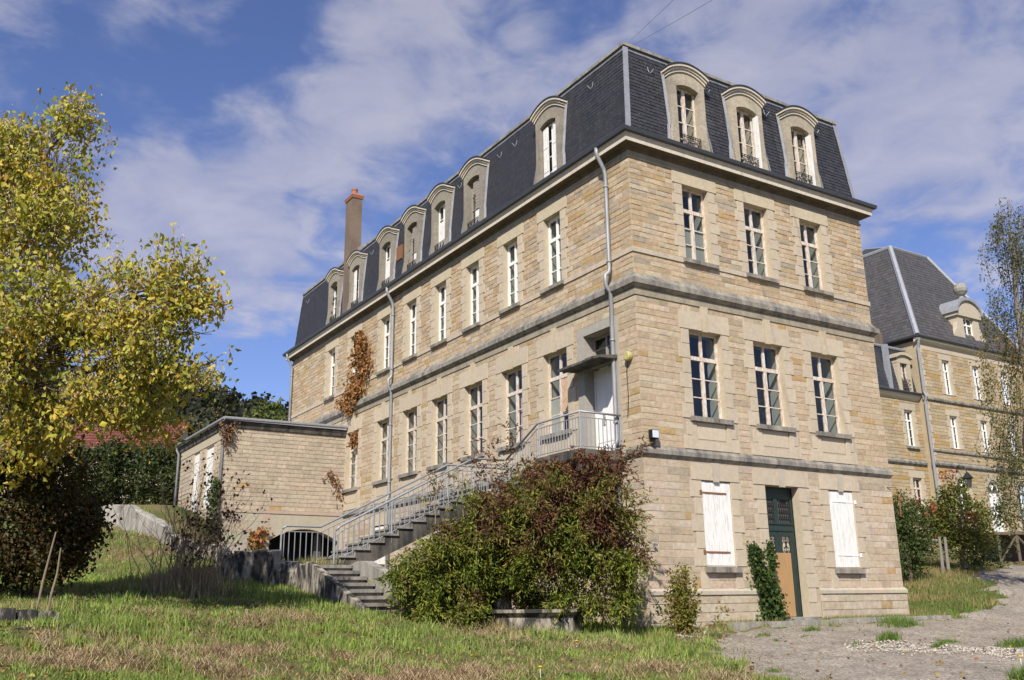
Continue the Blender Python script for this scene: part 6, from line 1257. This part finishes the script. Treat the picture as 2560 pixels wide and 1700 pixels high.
mound('bare_tree', [(520, 1050, 70, 50, 42), (500, 1080, 70, 40, 30)], 5, .22, .12, [(.22, .17, .08), (.16, .15, .06), (.12, .13, .05)], [3, 3, 2], 'thin half bare brownish tree beside the annex roof corner', 'tree', .3, dens=3, trunk=2.5)
mound('round_tree', [(390, 1040, 88, 55, 34), (330, 1030, 92, 60, 34)], 18, .42, .30, [(.06, .085, .025), (.08, .10, .03), (.10, .11, .03)], [3, 3, 2], 'olive tree above the red roofed house', 'tree', .4, dens=2.2, trunk=2)
mound('round_tree', [(450, 1075, 84, 45, 26), (420, 1085, 82, 40, 20)], 16, .4, .28, [(.075, .095, .025), (.11, .12, .03)], [3, 3], 'low yellowish green tree between the two tiled houses', 'tree', .4, dens=2.4, trunk=1.5)

# ------------------------------------------------------------------ planting on the right
mound('green_shrub', [(2262, 1370, 33, 40, 70), (2285, 1320, 33.5, 44, 62), (2250, 1290, 33, 24, 55), (2300, 1385, 33, 42, 42), (2240, 1400, 32, 25, 50)], 26, .10, .06, [(.05, .085, .02), (.08, .11, .03), (.12, .14, .04)], [4, 3, 2], 'dense green shrub growing beside the right end of the facade', 'shrub', .12, dens=34, trunk=.3)
def maple():
    t = mound('young_maple', [(2395, 1300, 38, 75, 70), (2350, 1320, 38, 50, 52), (2440, 1310, 38.5, 50, 60), (2390, 1240, 38, 45, 35), (2410, 1360, 37.5, 70, 32), (2335, 1285, 38, 35, 40)], 20, .13, .085, [(.09, .12, .022), (.14, .17, .03), (.20, .22, .03), (.17, .10, .03)], [4, 3, 2, 1.3], 'low spreading tree turning red and yellow, right of the facade', 'tree', .16, dens=16, trunk=.5)
    CL = np.concatenate([ball(5, P(px, py, 37.6), (rx*38/FPX, rx*38/FPX, ry*38/FPX), .2) for (px, py, rx, ry) in [(2322, 1350, 22, 14), (2330, 1275, 30, 16), (2440, 1290, 28, 14), (2300, 1260, 20, 14), (2370, 1190, 16, 12)]]); pos = clumps(CL, 13, .10); n = len(pos)
    foliage('red_leaves', pos, RNG.normal(0, 1, (n, 3)), .12, .08, palette(n, [(.36, .055, .035), (.30, .09, .04), (.24, .11, .04)], [3, 2, 2]), LEAF, t)
    return t
maple()
for (px, lb) in [(2358, 'weathered wooden stake with a crossbar under the young maple'), (2372, 'grey wooden post beside the stake under the young maple')]:
    p = P(px, 1432, 36); z = gz(p[0], p[1]); q = MB(); q.tube([(p[0], p[1], z-.1), (p[0]+.05, p[1], z+1.4)], [.07, .055], 7)
    if px == 2358: q.tube([(p[0]+.05, p[1], z+1.25), (p[0]-.75, p[1]+.4, z+1.3)], .05, 6)
    tag(q.build('tree_stake', PALEBARK), lb, 'stake', 'tree stakes')
def birch():
    b = P(2600, 1440, 30); z = gz(b[0], b[1]); root = np.array([b[0], b[1], z]); t = thing('birch_tree', root, 'tall silver birch with thin drooping twigs at the right edge', 'tree'); mb = MB()
    tops = [P(2535, 620, 29.5), P(2520, 500, 30), P(2585, 470, 30)]
    tr = wobble(root, tops[0], 8, .08); mb.tube(tr, list(np.linspace(.17, .06, 8)), 8); mb.tube(wobble(tr[5], tops[1], 5, .06), [.07, .05, .04, .025, .012], 6); mb.tube(wobble(tr[5], tops[2], 5, .06), [.07, .05, .04, .025, .012], 6)
    pos, tips = [], []; tw = MB()
    for (px, py, rx, ry, k) in [(2510, 540, 70, 55, 46), (2490, 620, 60, 45, 34), (2530, 700, 75, 70, 54), (2550, 600, 60, 80, 40), (2500, 800, 75, 70, 50), (2545, 850, 60, 70, 36), (2515, 930, 70, 60, 40), (2490, 1010, 70, 45, 30), (2530, 1080, 70, 60, 44), (2480, 1110, 62, 42, 28), (2470, 1180, 50, 50, 26), (2535, 1180, 55, 60, 36), (2500, 1250, 45, 40, 18), (2440, 950, 26, 18, 10), (2425, 880, 20, 20, 8), (2450, 800, 24, 24, 10), (2470, 560, 26, 20, 10)]:
        for s in ball(int(k*.62), P(px + 22, py, 29.8), (rx*30/FPX, rx*30/FPX, ry*30/FPX), .1):
            Ld = RNG.uniform(.5, 1.2); e = s + np.array([RNG.normal(0, .12), RNG.normal(0, .12), -Ld]); a = tr[RNG.integers(3, 8)]; st = s + (a-s)*.25; tw.tube([st, s + np.array([0, 0, .05]), (s+e)/2 + RNG.normal(0, .03, 3), e], [.008, .006, .004, .002], 3, False)
            m_ = 34; u = RNG.uniform(0, 1, (m_, 1)); pos.append(s + (e-s)*u + RNG.normal(0, .075, (m_, 3))); tips.append(RNG.normal(0, .6, (m_, 3)) + np.array([0, 0, -.6]))
    pos = np.concatenate(pos); n = len(pos); v = pos[:, 2] < 6.2; col = palette(n, [(.10, .12, .035), (.135, .145, .05), (.17, .17, .05), (.22, .18, .05)], [4, 3, 2, .8])
    hot = (np.abs(pos[:, 2] - 8.2) < .6) & (RNG.uniform(0, 1, n) < .3); col[hot] = palette(int(hot.sum()), [(.34, .20, .04), (.30, .15, .04)], [1, 1])
    foliage('leaves', pos, np.concatenate(tips), .075, .055, col, LEAF, t); mb.build('trunk', PALEBARK, t); tw.build('twigs', BARK, t)
birch()
mound('dark_bush', [(2470, 1390, 40, 60, 40), (2430, 1385, 41, 45, 42), (2520, 1280, 44, 40, 40)], 18, .13, .08, [(.03, .05, .015), (.05, .07, .02)], [1, 1], 'shaded dark bush behind the maple by the timber platform', 'bush', .18, dens=12)
# dark timber platform at the right edge
def platform():
    c = P(2520, 1330, 42); z0 = gz(c[0], c[1]); t = thing('timber_platform', (c[0], c[1], z0), 'dark weathered timber platform with crossed braces at the right edge', 'platform'); L = lambda u, v, w: (c + rh3*u + fh3*v)*[1, 1, 0] + np.array([0, 0, w]); zt = float(c[2])
    q = MB(); q.hexa([L(-.7, -.1, zt-.12), L(3.2, -.1, zt-.12), L(3.2, 2, zt-.12), L(-.7, 2, zt-.12)], [L(-.7, -.1, zt), L(3.2, -.1, zt+.05), L(3.2, 2, zt+.05), L(-.7, 2, zt)]); q.build('deck', BARK, t)
    for u in (-.5, .35, 1.3, 2.4): q = MB(); q.tube([L(u, 0, z0-.2), L(u, 0, zt-.1)], .07, 6); q.build('post', BARK, t)
    q = MB()
    for a, b in ((-.5, .35), (1.3, .35), (1.3, 2.4)): q.tube([L(a, .02, z0+.1), L(b, .02, zt-.15)], .05, 5)
    q.build('brace', BARK, t); q = MB(); q.hexa([L(-.7, 1.6, z0-.3), L(3.2, 1.6, z0-.3), L(3.2, 1.8, z0-.3), L(-.7, 1.8, z0-.3)], [L(-.7, 1.6, zt-.13), L(3.2, 1.6, zt-.13), L(3.2, 1.8, zt-.13), L(-.7, 1.8, zt-.13)]); q.build('back_boards', BARK, t)
platform()

# ------------------------------------------------------------------ overhead cables
for a, b, lb in [((1570, 103, 48), (1700, -25, 30), 'upper left one of two thin cables crossing the sky above the roof corner'), ((1600, 100, 48), (1800, -20, 30), 'lower right one of two thin cables crossing the sky above the roof corner'), ((380, 1002, 95), (760, 1040, 75), 'thin cable crossing in front of the wooded hill')]:
    p0, p1 = P(*a), P(*b); e0, e1 = p0 - (p1-p0)*.6, p1 + (p1-p0)*1.5; t_ = np.linspace(0, 1, 12)[:, None]; p = e0 + (e1-e0)*t_ - np.array([0, 0, 1])*(t_*(1-t_))*.5
    q = MB(); q.tube(p, .007 if a[1] < 500 else .012, 4); tag(q.build('overhead_cable', IRON), lb, 'cable', 'overhead cables')
